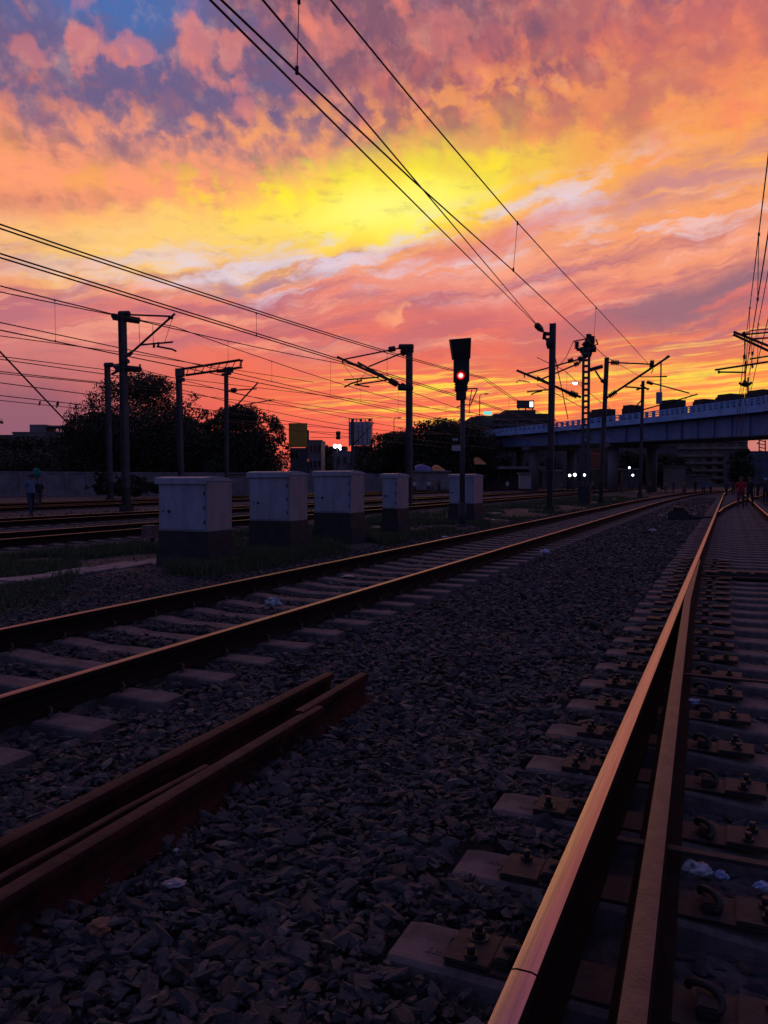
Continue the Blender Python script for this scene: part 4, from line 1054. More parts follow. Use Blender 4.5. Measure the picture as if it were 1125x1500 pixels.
# feeder with three birds
FY = lambda px_, py_: atX(px_, py_, -46.0)
fp = [FY(-60, 580), FY(0, 586.5), FY(58, 592.6), FY(84, 595), FY(111, 597.8), FY(300, 612), FY(520, 630)]
solid_wire(fp, .028, 'low feeder wire at left on which three birds perch')
for k_, (px_, py_, lab) in enumerate(((58, 592.6, 'small dark bird perched leftmost of three on the feeder wire'), (84, 595, 'larger dark bird with spread tail, middle of three on the feeder wire'), (111, 597.8, 'small dark bird perched rightmost of three on the feeder wire'))):
    c = FY(px_, py_); s_ = .62 + .25 * (k_ == 1)
    b = MB()
    b.tube([c + V((0, -.02, .02)) * s_, c + V((.02, 0, .10)) * s_, c + V((.03, 0, .22)) * s_, c + V((.05, 0, .32)) * s_, c + V((.06, 0, .36)) * s_], [.03 * s_, .11 * s_, .12 * s_, .07 * s_, .03 * s_], 8)
    b.tube([c + V((.06, 0, .31)) * s_, c + V((.13, 0, .40)) * s_], [.085 * s_, .07 * s_], 8); b.tube([c + V((.15, 0, .39)) * s_, c + V((.25, 0, .37)) * s_], [.035 * s_, .008], 5)
    b.tube([c + V((0, 0, .08)) * s_, c + V((-.12, 0, -.14)) * s_], [.08 * s_, .04 * s_], 6)
    b.tube([c + V((.02, .02, .05)) * s_, c + V((.02, .02, 0))], .012, 4)
    meta(b.build('bird', M['hair']), lab, 'bird', 'birds on the feeder wire')
# stay running down at the far left, and others across the yard
solid_wire([atX(-40, 470, -30), atX(0, 515, -30), atX(105, 626, -34)], .045, 'dark stay wire slanting steeply down at the left edge', name='stay_wire')
for k_, (a, c, e, lab) in enumerate((((0, 492), (200, 519), (460, 560), 'thin return wire crossing behind the cross headed mast'), ((0, 522), (150, 541), (700, 606), 'thin return wire passing over the crown of the big tree'),
        ((0, 547), (130, 560), (560, 612), 'thin return wire low at left, above the feeder'), ((205, 541), (360, 580), (640, 622), 'wire leaving the lower cross head towards the lattice column'))):
    solid_wire([atX(*a, -34 - k_), atX(*c, -34 - k_), atX(*e, -34 - k_)], .024, lab)
M['bld5'] = mat('building_dim', (.085, .07, .07), .9, 0, (.055, .046, .048), .4, .2, 4)
# ------------------------------------------------------------------ boundary wall along the yard
A_, B_ = gp(-40, 724, GZ), None
def on(x, D): u = (x - 562.5) / FPX; return wp(u * D, D, GZ)
def wall(x0, D0, x1, D1, n, hz, label):
    a, b_ = on(x0, D0), on(x1, D1); a = a - (b_ - a) * .8; n = int(n * 1.8)
    t = thing('boundary_wall', a, 0, label, 'wall'); d = (b_ - a); ang = math.atan2(d.y, d.x); m = Matrix.Rotation(ang, 3, 'Z')
    p = MB(); c = (a + b_) / 2; p.obox((c.x, c.y, hz / 2 - .1), (d.length, .12, hz), m); p.build('panel', M['wall'], t)
    for i in range(n + 1):
        q = a.lerp(b_, i / n); k_ = MB(); k_.obox((q.x, q.y, hz / 2 - .05), (.3, .3, hz + .12), m, 0, .02); k_.build('post', M['wall'], t)
    k_ = MB(); k_.obox((c.x, c.y, hz + .0), (d.length, .24, .16), m); k_.build('coping', M['wall'], t)
    return t
wall(-40, 76, 700, 112, 30, 2.3, 'long grey concrete boundary wall behind the yard tracks')

# ------------------------------------------------------------------ trees
def leaf_cloud(clumps, n, size, seed):
    r = np.random.default_rng(seed)
    vol = np.array([c[3] * c[4] * c[5] for c in clumps]); pr = vol ** .8 / (vol ** .8).sum()
    idx = r.choice(len(clumps), n, p=pr); cl = np.array(clumps)[idx]
    d = r.normal(size=(n, 3)); d /= np.linalg.norm(d, axis=1)[:, None]
    rad = r.random(n) ** .46
    p = cl[:, :3] + d * cl[:, 3:6] * rad[:, None]
    a = r.normal(size=(n, 3)); a /= np.linalg.norm(a, axis=1)[:, None]
    b_ = np.cross(a, r.normal(size=(n, 3))); b_ /= np.linalg.norm(b_, axis=1)[:, None]
    s_ = size * r.uniform(.55, 1.25, n)[:, None]
    q = np.stack([p - a * s_, p + b_ * s_ * .5, p + a * s_, p - b_ * s_ * .5], 1)
    return q.reshape(-1, 3), np.arange(n * 4).reshape(-1, 4)
def tree(x, D, yt, yb, wpx, label, seed, n=6000, lobes=16, trunk=True, name='tree', size=None, squash=1.0, group='trees beyond the yard', limbs=7):
    rr = random.Random(seed); base = on(x, D); k_ = pxm(D); wpx *= 1.12; zt = atD(x, yt, D).z; zb = atD(x, yb, D).z; W = wpx * k_
    t = thing(name, base, 0, label, 'tree' if name != 'bush' else 'bush', group)
    rel = []; H = zt - zb
    for i in range(lobes):
        f = rr.random(); ang = rr.uniform(0, 6.283); ww = W / 2 * (1 - .72 * max(0, f - .35) ** 1.2 / .65 ** 1.2) * (.55 + .45 * min(1, f / .3))
        q = rr.uniform(.2, .82) * ww
        s_ = rr.uniform(.13, .23) * W
        z = zb + H * (.08 + .80 * f)
        rel.append((base.x + q * math.cos(ang), base.y + q * math.sin(ang) * .7, z, s_, s_ * .9, min(s_ * rr.uniform(.6, .85) * squash, max(.3, (zt - z)))))
    rel.append((base.x, base.y, zb + H * .42, W * .34, W * .28, H * .42)); rel.append((base.x - W * .2, base.y, zb + H * .25, W * .28, W * .24, H * .27)); rel.append((base.x + W * .2, base.y, zb + H * .25, W * .28, W * .24, H * .27))
    for i in range(34):                                   # ragged tufts round the edge
        a_ = rr.uniform(-.15, math.pi + .15); q = rr.uniform(.86, 1.08); w_ = rr.uniform(.035, .085) * W
        rel.append((base.x + CA * math.cos(a_) * q * W * .47, base.y + SA * math.cos(a_) * q * W * .47 + rr.uniform(-1, 1), zb + H * .36 + math.sin(a_) * q * H * .60 - w_ * .6, w_, w_, w_ * rr.uniform(.6, 1)))
    v, f = leaf_cloud(rel, int(n * 3.6), size or max(.16, 2.1 * k_), seed)
    inv = XF[t.name].inverted(); v = v + np.array(inv.translation)
    o = fast_mesh('crown', v, f, 4, M['leaf']); o.parent = t
    if trunk:
        b = MB(); h0 = max(.8, zb + H * .2)
        b.tube([(base.x, base.y, GZ - .1), (base.x + .1, base.y, h0 * .6), (base.x, base.y, h0), (base.x + .2, base.y, zb + H * .55)], [W * .035, W * .028, W * .024, W * .01], 9)
        for l in rel[:limbs]:
            b.tube([(base.x, base.y, h0 * rr.uniform(.6, 1)), ((base.x + l[0]) / 2, (base.y + l[1]) / 2, (h0 + l[2]) / 2 + .3), l[:3]], [W * .017, W * .011, W * .004], 6)
        b.build('trunk', M['bark'], t)
    return t
tree(210, 105, 547, 700, 215, 'big round topped tree at left, behind the cross headed mast', 11, 17000, 24, limbs=14)
tree(350, 100, 592, 700, 136, 'broad dark tree right of the lattice column, beside the yellow board', 12, 14000, 20)
tree(145, 112, 602, 700, 125, 'lower dark tree filling the left flank of the big tree', 13, 7000, 14)
tree(275, 112, 610, 700, 90, 'dark tree between the big round tree and the lattice column', 14, 7000, 12)
tree(30, 135, 638, 706, 150, 'low dark tree before the pale rooftop at far left', 15, 6000, 12)
tree(100, 132, 642, 706, 110, 'low dark tree right of the pale rooftop', 16, 5000, 12)
tree(-25, 96, 590, 690, 62, 'tree at the left edge showing only a few branch tips', 17, 1500, 9)
tree(650, 130, 612, 702, 170, 'wide dark tree between the paired mast and the red signal', 21, 9000, 18)
tree(580, 134, 632, 702, 100, 'dark tree just left of the paired mast', 22, 6000, 12)
tree(690, 126, 624, 702, 70, 'dark tree behind the red signal post', 23, 6000, 13)
tree(467, 190, 645, 700, 46, 'small far tree below the white floodlight', 24, 2000, 9)
tree(970, 150, 664, 706, 70, 'dark tree under the bridge before the balconied block', 25, 3500, 12)
tree(925, 152, 660, 706, 60, 'dark tree under the bridge beside the red house', 26, 3000, 12)
tree(1085, 190, 655, 706, 36, 'far tree at the right between block and blue building', 27, 1800, 8)
tree(190, 70, 698, 722, 56, 'round bush at the foot of the boundary wall', 31, 2500, 9, False, 'bush', group='bushes by the wall')
tree(150, 72, 690, 724, 24, 'narrow bush against the boundary wall behind the shorter mast', 32, 1500, 7, False, 'bush', group='bushes by the wall')
tree(230, 74, 706, 722, 20, 'small bush at the wall left of the nearest cabinet', 33, 900, 6, False, 'bush', group='bushes by the wall')

# the far wood and scrub that read as one dark mass behind the wall
def wood(x0, x1, D, yt, seed, label, n=16000):
    rr = random.Random(seed); cl = []
    x = x0
    while x < x1:
        p = on(x, D + rr.uniform(-6, 6)); h = atD(x, yt + rr.uniform(-4, 9), D).z; w = rr.uniform(2.2, 4.2)
        cl.append((p.x, p.y, h * .5, w, w * .8, h * .52)); x += w * FPX / D * .55
    v, f = leaf_cloud(cl, n, 2.4 * pxm(D), seed); o = fast_mesh('wood', v, f, 4, M['leaf']); meta(o, label, 'wood', kind='stuff')
wood(-420, 420, 128, 655, 51, 'dark scrub and small trees merging behind the boundary wall at left', 44000)
wood(535, 715, 146, 655, 52, 'dark scrub merging behind the signal and the paired mast', 16000)
wood(800, 1000, 190, 668, 53, 'dark scrub far off under the bridge', 9000)

# ------------------------------------------------------------------ buildings
def building(x0, x1, D, yt, depth, m, label, storeys=0, bays=0, turn=0.0, name='building', win='glass', balcony=False, yb=None):
    a = on(x0, D); c = on(x1, D); z1 = atD((x0 + x1) / 2, yt, D).z
    w = (c - a).length; mid = (a + c) / 2
    rot = Matrix.Rotation(YAW + turn, 3, 'Z'); bx = rot @ V((0, 1, 0)); lx = rot @ V((1, 0, 0))
    cen = mid + bx * depth / 2
    t = thing(name, cen, 0, label, 'building', 'buildings beyond the railway')
    b = MB(); b.obox((cen.x, cen.y, z1 / 2 - .1), (w, depth, z1 + .2), rot); b.build('wall', m, t)
    b = MB(); b.obox((cen.x, cen.y, z1 + .12), (w + .3, depth + .3, .22), rot); b.build('roof', m, t)
    if storeys:
        sh = z1 / storeys; fr = mid
        for s_ in range(storeys):
            for q in range(bays):
                pos = fr + lx * (w * ((q + .5) / bays - .5)) - bx * .03
                wn = MB(); wn.obox((pos.x, pos.y, sh * (s_ + .52)), (w / bays * .5, .14, sh * .42), rot); o = wn.build('window', M[win], t)
                wn = MB(); pos2 = pos - bx * .1; wn.obox((pos2.x, pos2.y, sh * (s_ + .28)), (w / bays * .62, .22, sh * .05), rot); wn.build('sill', m, o)
            if balcony:
                pos = fr - bx * .55; bl = MB(); bl.obox((pos.x, pos.y, sh * (s_ + .12)), (w * .98, 1.0, sh * .34), rot); bl.build('balcony', m, t)
    return t, (mid, lx, bx, z1, w)
def extra(t, name, x0, x1, D, y0, y1, depth, m, back=0.0):
    a = atD((x0 + x1) / 2, (y0 + y1) / 2, D); k_ = pxm(D); rot = Matrix.Rotation(YAW, 3, 'Z')
    b = MB(); p = a + (rot @ V((0, 1, 0))) * (depth / 2 + back); b.obox(p, ((x1 - x0) * k_, depth, abs(y1 - y0) * k_), rot); return b.build(name, m, t)
# rooftops at far left
t, _ = building(20, 102, 190, 634, 16, M['bld1'], 'pale flat roofed house showing its top over the trees at far left', 5, 6)
extra(t, 'stair_tower', 38, 62, 190, 621, 634, 6, M['bld1'], 2); extra(t, 'roof_slab', 62, 94, 190, 622.3, 624.5, 6, M['bld1'], 2)
for x in (66, 79, 92): extra(t, 'pillar', x - 1, x + 1, 190, 624, 634, .3, M['bld1'], 3)
t, _ = building(0, 40, 260, 638, 14, M['bld3'], 'dark distant house at the left edge', 4, 3)
# yellow hoarding and grey block
t = thing('billboard', on(438, 150), 0, 'large yellow billboard beside the broad dark tree', 'billboard')
extra(t, 'panel', 423, 450, 150, 620, 655, .3, M['yellow']); extra(t, 'side_panel', 450.3, 452.5, 150, 630, 672, .4, M['bld3']); extra(t, 'frame', 425, 450, 150, 656, 700, .3, M['bld3'], .3)
building(452.8, 471, 165, 646, 10, M['bld1'], 'grey flat roofed block right of the yellow billboard', 3, 3)
building(471, 530, 240, 662, 12, M['bld1'], 'long low house behind the white floodlight', 2, 6)
building(482, 507, 250, 655, 12, M['bld3'], 'small house block just right of the floodlight', 3, 3)
t = thing('billboard', on(529, 160), 0, 'tall pale billboard back with scaffold posts on top', 'billboard')
extra(t, 'panel', 511.5, 544, 160, 618, 652.5, .3, M['whitep']); extra(t, 'frame', 514, 542, 160, 653, 705, .4, M['bld3'], .5)
b = MB(); k_ = pxm(160)
for x in (511.5, 517, 522, 529, 535, 541, 545): b.tube([atD(x, 655, 160.5), atD(x, 613.5, 160.5)], .10, 5)
b.tube([atD(511, 613.5, 160.5), atD(546, 613.5, 160.5)], .08, 5)
b.obox(atD(528.5, 615.5, 160.3), (3.5 * k_, .4, 4 * k_), Matrix.Rotation(YAW, 3, 'Z')); b.obox(atD(541.5, 615, 160.3), (4.5 * k_, .4, 4 * k_), Matrix.Rotation(YAW, 3, 'Z')); b.build('scaffold', M['iron'], t)
b = MB()
for x in (518.5, 525, 531, 538): b.tube([atD(x, 619, 159.9), atD(x, 652, 159.9)], .07, 4)
b.build('rib', M['bld3'], t)
# floodlight
t = thing('floodlight', on(494, 170), 0, 'blazing white floodlight between the two billboards', 'lamp')
b = MB(); b.tube([on(494, 170), atD(494, 656, 170)], .12, 6); b.build('pole', M['iron'], t)
for q, (x, y, r) in enumerate(((491, 653.6, 2.8), (497, 653.8, 2.8), (498.5, 658, 1.2))):
    b = MB(); c = atD(x, y, 169.7); n_ = V((SA, -CA, 0)); b.tube([c, c + n_ * .12], r * pxm(170), 12, sm=False); b.build('lamp', M['lamp_w'], t)
# the dark block behind the bridge with lit signs
t, _ = building(690, 800, 200, 612, 30, M['bld5'], 'dark stepped block with lit signs on its roof, behind the bridge end', 5, 9)
extra(t, 'upper_floor', 744, 789, 200, 598.5, 612, 14, M['bld5'], 4); extra(t, 'upper_floor', 726, 812, 200, 605, 646, 14, M['bld5'], 2); extra(t, 'upper_floor', 700, 727, 200, 607.5, 613, 10, M['bld5'], 3)
for y_ in (614, 622, 631, 640): extra(t, 'ledge', 724, 814, 199.3, y_, y_ + 1.6, 3, M['bld1'])
extra(t, 'roof_sign', 757.5, 782.5, 198, 586.5, 598, .5, M['bld3']); extra(t, 'sign_mark', 776, 781, 197.9, 588.5, 596, .2, M['sign_w']); extra(t, 'sign_mark', 759, 766, 197.9, 590.5, 593, .2, M['bld1']); extra(t, 'lit_sign', 709, 721, 198, 602.5, 607.5, .4, M['sign_c'])
b = MB(); [b.tube([atD(x, 598, 199), atD(x, 602, 199)], .15, 5) for x in (760, 770, 780)]; b.build('sign_post', M['iron'], t)
building(830, 882, 178, 655, 12, M['bld3'], 'dark house under the bridge behind the bright lamps', 2, 4)
building(883, 899, 150, 658, 9, M['redbld'], 'small red plastered house under the bridge', 2, 2)
building(985, 1091, 235, 636, 20, M['bld2'], 'tan apartment block with rows of balconies behind the bridge', 7, 7, balcony=True, turn=-.15)
building(1092, 1135, 210, 662, 14, M['bld4'], 'bluish dark house at the right edge beyond the tracks', 3, 3)
building(790, 992, 215, 640, 12, M['bld3'], 'long dark row of houses seen under the bridge', 4, 14)
building(640, 760, 150, 690, 6, M['bld3'], 'low shed row behind the signal', 1, 6)
# antenna tower
t = thing('antenna_tower', on(1116, 230), 0, 'lattice antenna tower at the right edge under the bridge', 'tower')
b = MB()
for x in (1112, 1121): b = MB(); b.tube([on(x, 230), atD(x, 645, 230)], .18, 5); b.build('leg', M['iron'], t)
b = MB()
for y in (645, 650, 655, 660, 665): b.tube([atD(1112, y, 230), atD(1121, y + 2, 230)], .13, 4)
b.tube([atD(1109, 650, 230), atD(1112, 648, 230)], .2, 4); b.build('lacing', M['iron'], t)
# tents and sheds along the far side
def tent(x0, x1, D, yt, yb, m, label):
    k_ = pxm(D); a, c = on(x0, D), on(x1, D); bx = V((-SA, CA, 0)); z1 = atD(x0, yt, D).z; z0 = max(.4, atD(x0, yb, D).z)
    t = thing('tent', (a + c) / 2, 0, label, 'tent', 'tarpaulin shelters'); b = MB(); n = 8; vs = []
    for i in range(n + 1):
        s_ = i / n; p = a.lerp(c, s_)
        for j in range(5):
            q = j / 4; zz = z0 + (z1 - z0) * math.sin(math.pi * q) ** .7 * (.75 + .25 * math.sin(2.1 + 2.2 * s_)) * (.3 + .7 * math.sin(math.pi * min(1, .12 + s_ * .8)))
            pp = p + bx * (4 * q); vs.append((pp.x, pp.y, zz))
    m_ = len(vs); vs += [(x, y, z - .05) for x, y, z in vs]
    fs = [(i * 5 + j, i * 5 + j + 1, (i + 1) * 5 + j + 1, (i + 1) * 5 + j) for i in range(n) for j in range(4)]
    fs += [tuple(m_ + i for i in reversed(f)) for f in fs]
    b.add(vs, fs); b.build('tarpaulin', m, t); 
    for p in (a, c, a + bx * 4, c + bx * 4): b = MB(); b.tube([p, p + V((0, 0, z0))], .06, 6); b.build('pole', M['iron'], t)
    return t
tent(608, 636, 108, 677, 689, M['tarp_blue'], 'blue tarpaulin shelter right of the paired mast')
tent(634, 652, 107, 678, 690, M['tarp_orange'], 'orange tarpaulin shelter beside the blue one')
tent(695, 712, 120, 666, 680, M['tarp_orange'], 'small orange tarpaulin behind the signal post')
for x0, x1, D, y0, y1, lab in ((604, 660, 100, 691, 699, 'low grey fence panel below the tarpaulins'), (762, 778, 96, 694, 708, 'white box like kiosk left of the plain anchor mast'), (976, 1004, 110, 684, 697, 'pale white stall under the bridge left of the balconied block'), (1007, 1040, 104, 697, 706, 'low bluish stall below the balconied block'), (797, 822, 114, 690, 708, 'dark stall left of the close lamps under the bridge'), (868, 886, 121, 688, 708, 'dim stall right of the close lamps under the bridge'), (912, 936, 138, 688, 708, 'dim stall by the two small lamps under the bridge'), (335, 366, 66, 694, 708, 'pale low hut wall between the first two cabinets')):
    t = thing('kiosk', on((x0 + x1) / 2, D), 0, lab, 'kiosk')
    extra(t, 'wall', x0, x1, D, y0, 716, 1.2, M['box_warm_lit'] if x0 in (762, 976) else M['wall'] if x0 < 700 or x0 > 1000 else M['bld5']); extra(t, 'roof', x0 - 1, x1 + 1, D - .3, y0 - 1.6, y0, 2.0, M['tin'])
t = thing('platform_shelter', on(760, 125), 0, 'long tin roofed shelter behind the plain anchor mast', 'shelter')
extra(t, 'roof', 700, 800, 125, 683, 687, 4, M['tin']); extra(t, 'wall', 706, 800, 125, 687, 712, .3, M['bld3'], 3.5)
for x in (712, 730, 748, 766, 784): extra(t, 'pillar', x, x + 1.4, 125, 687, 712, .2, M['iron'])

# ------------------------------------------------------------------ road bridge
ST = [(1330, 67, 519, 648 - 36), (1125, 86, 581, 637), (975, 100, 601, 644.5), (815, 118, 620, 652), (700, 137, 633, 656), (600, 165, 646, 664)]   # pixel column, distance, top, underside
P_ = [(on(x, D), atD(x, yt, D).z, atD(x, yb, D).z) for x, D, yt, yb in ST]
P_[0] = (P_[0][0], P_[1][1] + .3, P_[1][2] - .1)
pts = []
for i in range(len(P_) - 1):
    for q in range(6): pts.append(tuple(P_[i][k_] * (1 - q / 6) + P_[i + 1][k_] * (q / 6) if k_ else P_[i][0].lerp(P_[i + 1][0], q / 6) for k_ in range(3)))
pts.append(P_[-1])
N_ = len(pts)
br = thing('road_bridge', P_[2][0], 0, 'long blue painted road bridge on piers crossing over the tracks', 'bridge')
nb = [(pts[min(i + 1, N_ - 1)][0] - pts[max(i - 1, 0)][0]).normalized() for i in range(N_)]
side = [V((-d.y, d.x, 0)) for d in nb]
if side[0].dot(V((-SA, CA, 0))) < 0: side = [-s_ for s_ in side]      # away from the camera
def strip(sec, name, m, i0=0, i1=None):
    """sec(i) -> list of (across, z)"""
    i1 = N_ - 1 if i1 is None else i1; b = MB(); vs = []
    n = len(sec(i0))
    for i in range(i0, i1 + 1):
        for a, z in sec(i): q = pts[i][0] + side[i] * a; vs.append((q.x, q.y, z))
    k_ = i1 - i0 + 1
    fs = [(i * n + j, i * n + (j + 1) % n, (i + 1) * n + (j + 1) % n, (i + 1) * n + j) for i in range(k_ - 1) for j in range(n)] + [tuple(range(n)), tuple((k_ - 1) * n + j for j in reversed(range(n)))]
    b.add(vs, fs); return b.build(name, m, br)
TB = lambda i: (pts[i][1], pts[i][2])
def H(i): t_, b_ = TB(i); return t_ - b_
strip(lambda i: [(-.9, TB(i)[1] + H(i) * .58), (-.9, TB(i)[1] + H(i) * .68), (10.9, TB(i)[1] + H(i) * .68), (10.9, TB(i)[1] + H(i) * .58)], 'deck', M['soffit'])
strip(lambda i: [(0, TB(i)[1]), (0, TB(i)[1] + H(i) * .575), (.5, TB(i)[1] + H(i) * .575), (.5, TB(i)[1])], 'girder', M['girder'])
strip(lambda i: [(9.5, TB(i)[1]), (9.5, TB(i)[1] + H(i) * .575), (10, TB(i)[1] + H(i) * .575), (10, TB(i)[1])], 'girder', M['girder'])
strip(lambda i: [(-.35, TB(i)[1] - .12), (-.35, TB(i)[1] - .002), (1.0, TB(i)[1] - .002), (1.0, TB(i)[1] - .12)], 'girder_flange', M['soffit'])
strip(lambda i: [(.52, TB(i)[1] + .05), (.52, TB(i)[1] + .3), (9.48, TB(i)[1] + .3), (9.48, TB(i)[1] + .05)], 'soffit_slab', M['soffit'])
for a0, nm in ((-1.15, 'parapet'), (10.95, 'parapet')):
    strip(lambda i: [(a0, TB(i)[1] + H(i) * .60), (a0, TB(i)[1] + H(i) * .80), (a0 + .22, TB(i)[1] + H(i) * .80), (a0 + .22, TB(i)[1] + H(i) * .60)], 'parapet', M['parapet'])
    for lo, hi in ((.845, .875), (.905, .935), (.965, 1.0)):
        strip(lambda i: [(a0 + .05, TB(i)[1] + H(i) * lo), (a0 + .05, TB(i)[1] + H(i) * hi), (a0 + .17, TB(i)[1] + H(i) * hi), (a0 + .17, TB(i)[1] + H(i) * lo)], 'rail', M['parapet'])
    rear = MB() if a0 > 5 else None
    for i in range(N_ - 1):
        for q in range(3):
            s_ = q / 3; p = pts[i][0].lerp(pts[i + 1][0], s_) + side[i] * (a0 + .11); t_ = pts[i][1] * (1 - s_) + pts[i + 1][1] * s_; b_ = pts[i][2] * (1 - s_) + pts[i + 1][2] * s_
            m_ = Matrix.Rotation(math.atan2(nb[i].y, nb[i].x), 3, 'Z'); b = rear or MB(); b.obox((p.x, p.y, b_ + (t_ - b_) * .902), (.34, .26, (t_ - b_) * .20), m_)
            if rear is None: b.build('rail_post', M['parapet'], br)
    if rear is not None: o = rear.build('rail_post', M['parapet'], br); o['kind'] = 'stuff'
for i in range(0, N_ - 1, 1):                                          # stiffeners of the plate girder
    if i % 2 and i > 12: continue
    p = pts[i][0] - side[i] * .11; m_ = Matrix.Rotation(math.atan2(nb[i].y, nb[i].x), 3, 'Z'); b = MB(); b.obox((p.x, p.y, TB(i)[1] + H(i) * .29), (.22, .2, H(i) * .56), m_); b.build('stiffener', M['girder'], br)
for i in (7 - 7, 15, 20, 24, 28):
    for a in (1.2, 8.8):
        p = pts[i][0] + side[i] * a; b = MB(); b.tube([(p.x, p.y, GZ - .2), (p.x, p.y, TB(i)[1] - .6)], .75, 16); b.build('pier', M['bld1'], br)
    p = pts[i][0] + side[i] * 5; m_ = Matrix.Rotation(math.atan2(nb[i].y, nb[i].x), 3, 'Z'); b = MB(); b.obox((p.x, p.y, TB(i)[1] - .36), (1.8, 11, .47), m_); b.build('pier_cap', M['bld1'], br)
# boards and vehicles on the bridge
def on_bridge(x, off=2.5):
    best = min(((abs(((p[0] + s_ * off).dot(RT)) / ((p[0] + s_ * off).dot(FW)) - (x - 562.5) / FPX), p[0].lerp(q[0], k_ / 8) , p, q, s_, k_) for (p, q, s_) in zip(pts[:-1], pts[1:], side) for k_ in range(8)), key=lambda e: abs(((e[1] + e[4] * off).dot(RT)) / ((e[1] + e[4] * off).dot(FW)) - (x - 562.5) / FPX))
    _, c, p, q, s_, k_ = best; c = c + s_ * off; D = c.dot(FW)
    zd = (p[2] + (p[1] - p[2]) * .68) * (1 - k_ / 8) + (q[2] + (q[1] - q[2]) * .68) * (k_ / 8)
    dd = (q[0] - p[0]).normalized(); return c, D, zd, math.atan2(dd.y, dd.x)
def truck(x0, x1, yt, label, off=2.6):
    c, D, zd, ang = on_bridge((x0 + x1) / 2, off); L_ = (x1 - x0) * pxm(D) * 1.15; zt = atD((x0 + x1) / 2, yt, D).z; m_ = Matrix.Rotation(ang, 3, 'Z')
    zt = max(zt, zd + 1.7)
    t = thing('truck', (c.x, c.y, zd), 0, label, 'truck', 'vehicles on the bridge'); w = 2.3; f = m_ @ V((1, 0, 0)); lw = m_ @ V((0, 1, 0))
    b = MB(); b.obox((c.x, c.y, (zt + zd + .9) / 2), (L_ * .74, w, zt - zd - .9), m_, 0, .02); b.build('cargo_body', M['black'], t)
    p = c + f * L_ * .46; b = MB(); b.obox((p.x, p.y, zd + .5 + (zt - zd) * .36), (L_ * .2, w * .94, (zt - zd) * .68), m_, 0, .12); cb = b.build('cab', M['bld4'], t)
    p2 = c + f * (L_ * .565); b = MB(); b.obox((p2.x, p2.y, zd + (zt - zd) * .68), (.04, w * .8, (zt - zd) * .22), m_); b.build('windscreen', M['glass'], cb)
    for s1 in (-.28, .42):
        for s2 in (-1, 1):
            q = c + f * L_ * s1 + lw * s2 * w * .42; b = MB(); b.tube([q + lw * s2 * .15 + V((0, 0, zd + .48)), q - lw * s2 * .15 + V((0, 0, zd + .48))], .48, 14, sm=False); b.build('wheel', M['black'], t)
    b = MB(); b.obox((c.x, c.y, zd + .72), (L_, w * .7, .2), m_); b.build('chassis', M['iron'], t)
truck(1098, 1130, 572, 'dark boxy truck at the right end of the bridge')
truck(1054, 1082, 578, 'dark boxy truck on the bridge, second from the right edge')
truck(1022, 1044, 585.5, 'small dark truck on the bridge, lowest of those at the right')
truck(972, 998, 586.5, 'dark truck on the bridge just right of the boxed sign post')
truck(918, 936, 594, 'dark truck on the bridge behind the slim distant mast')
truck(868, 898, 600, 'dark truck on the bridge behind the leaning mast')
c, D, zd, ang = on_bridge(966, 1.2)
t = thing('sign_post', (c.x, c.y, zd), 0, 'upright boxed sign on a thin pole standing on the bridge', 'sign')
b = MB(); zt = atD(967, 531, D).z; b.tube([(c.x, c.y, zd), (c.x, c.y, zt)], .09, 6); b.build('pole', M['iron'], t)
a = atD(965.5, 583, D); b = MB(); b.obox(a, (8 * pxm(D), .35, 17 * pxm(D)), Matrix.Rotation(YAW, 3, 'Z'), 0, .03); b.build('sign_box', M['girder'], t)
b = MB(); b.tube([atD(957, 552, D), atD(977, 551, D)], .06, 5); b.build('cross_arm', M['iron'], t)
def lamp_post(x, yt, D0, label, lit=False, arm=-8, off=None):
    c, D, zd = (on(x, D0), D0, GZ) if off is None else on_bridge(x, off)[:3]
    t = thing('street_lamp', (c.x, c.y, zd), 0, label, 'street lamp', 'street lamps'); zt = atD(x, yt, D).z; rt = RT
    b = MB(); e = V((c.x, c.y, zt)) + rt * arm * pxm(D); b.tube([(c.x, c.y, zd), (c.x, c.y, zt - .4), V((c.x, c.y, zt)) + rt * arm * pxm(D) * .3, e], [.11, .08, .06, .05], 6); b.build('pole', M['iron'], t)
    b = MB(); b.tube([e, e + rt * (.75 if arm > 0 else -.75)], [.16, .10], 8); h = b.build('lamp_head', M['iron'], t)
    if lit: b = MB(); q = e + rt * (.3 if arm > 0 else -.3); b.tube([q + V((0, 0, -.04)), q + V((0, 0, -.34))], [.42, .25], 10); b.build('lamp', M['lamp_w'], h)
lamp_post(702, 577, 150, 'curved street lamp above the dark block, right of the red signal', arm=7)
lamp_post(577, 612, 175, 'small street lamp left of the paired mast, above the trees', arm=6)
lamp_post(851, 560, 0, 'lit street lamp on the bridge beside the lattice mast', True, arm=-8, off=9)
c, D, zd, ang = on_bridge(1092, 9)
t = thing('signal_mast', (c.x, c.y, zd), 0, 'thin pole with a boat shaped cross arm standing on the bridge at right', 'mast')
b = MB(); zt = atD(1091, 553, D).z; b.tube([(c.x, c.y, zd), (c.x, c.y, zt)], .11, 6); b.build('pole', M['iron'], t)
b = MB(); b.tube([atD(1083, 560.5, D), atD(1086, 563.5, D), atD(1092, 565.5, D), atD(1098, 563, D), atD(1101, 560, D)], .16, 6); b.tube([atD(1084, 562.5, D), atD(1100, 562, D)], .13, 6)
b.tube([atD(1091, 563, D), atD(1091, 556, D)], [.4, .1], 8); b.build('cross_arm', M['iron'], t)
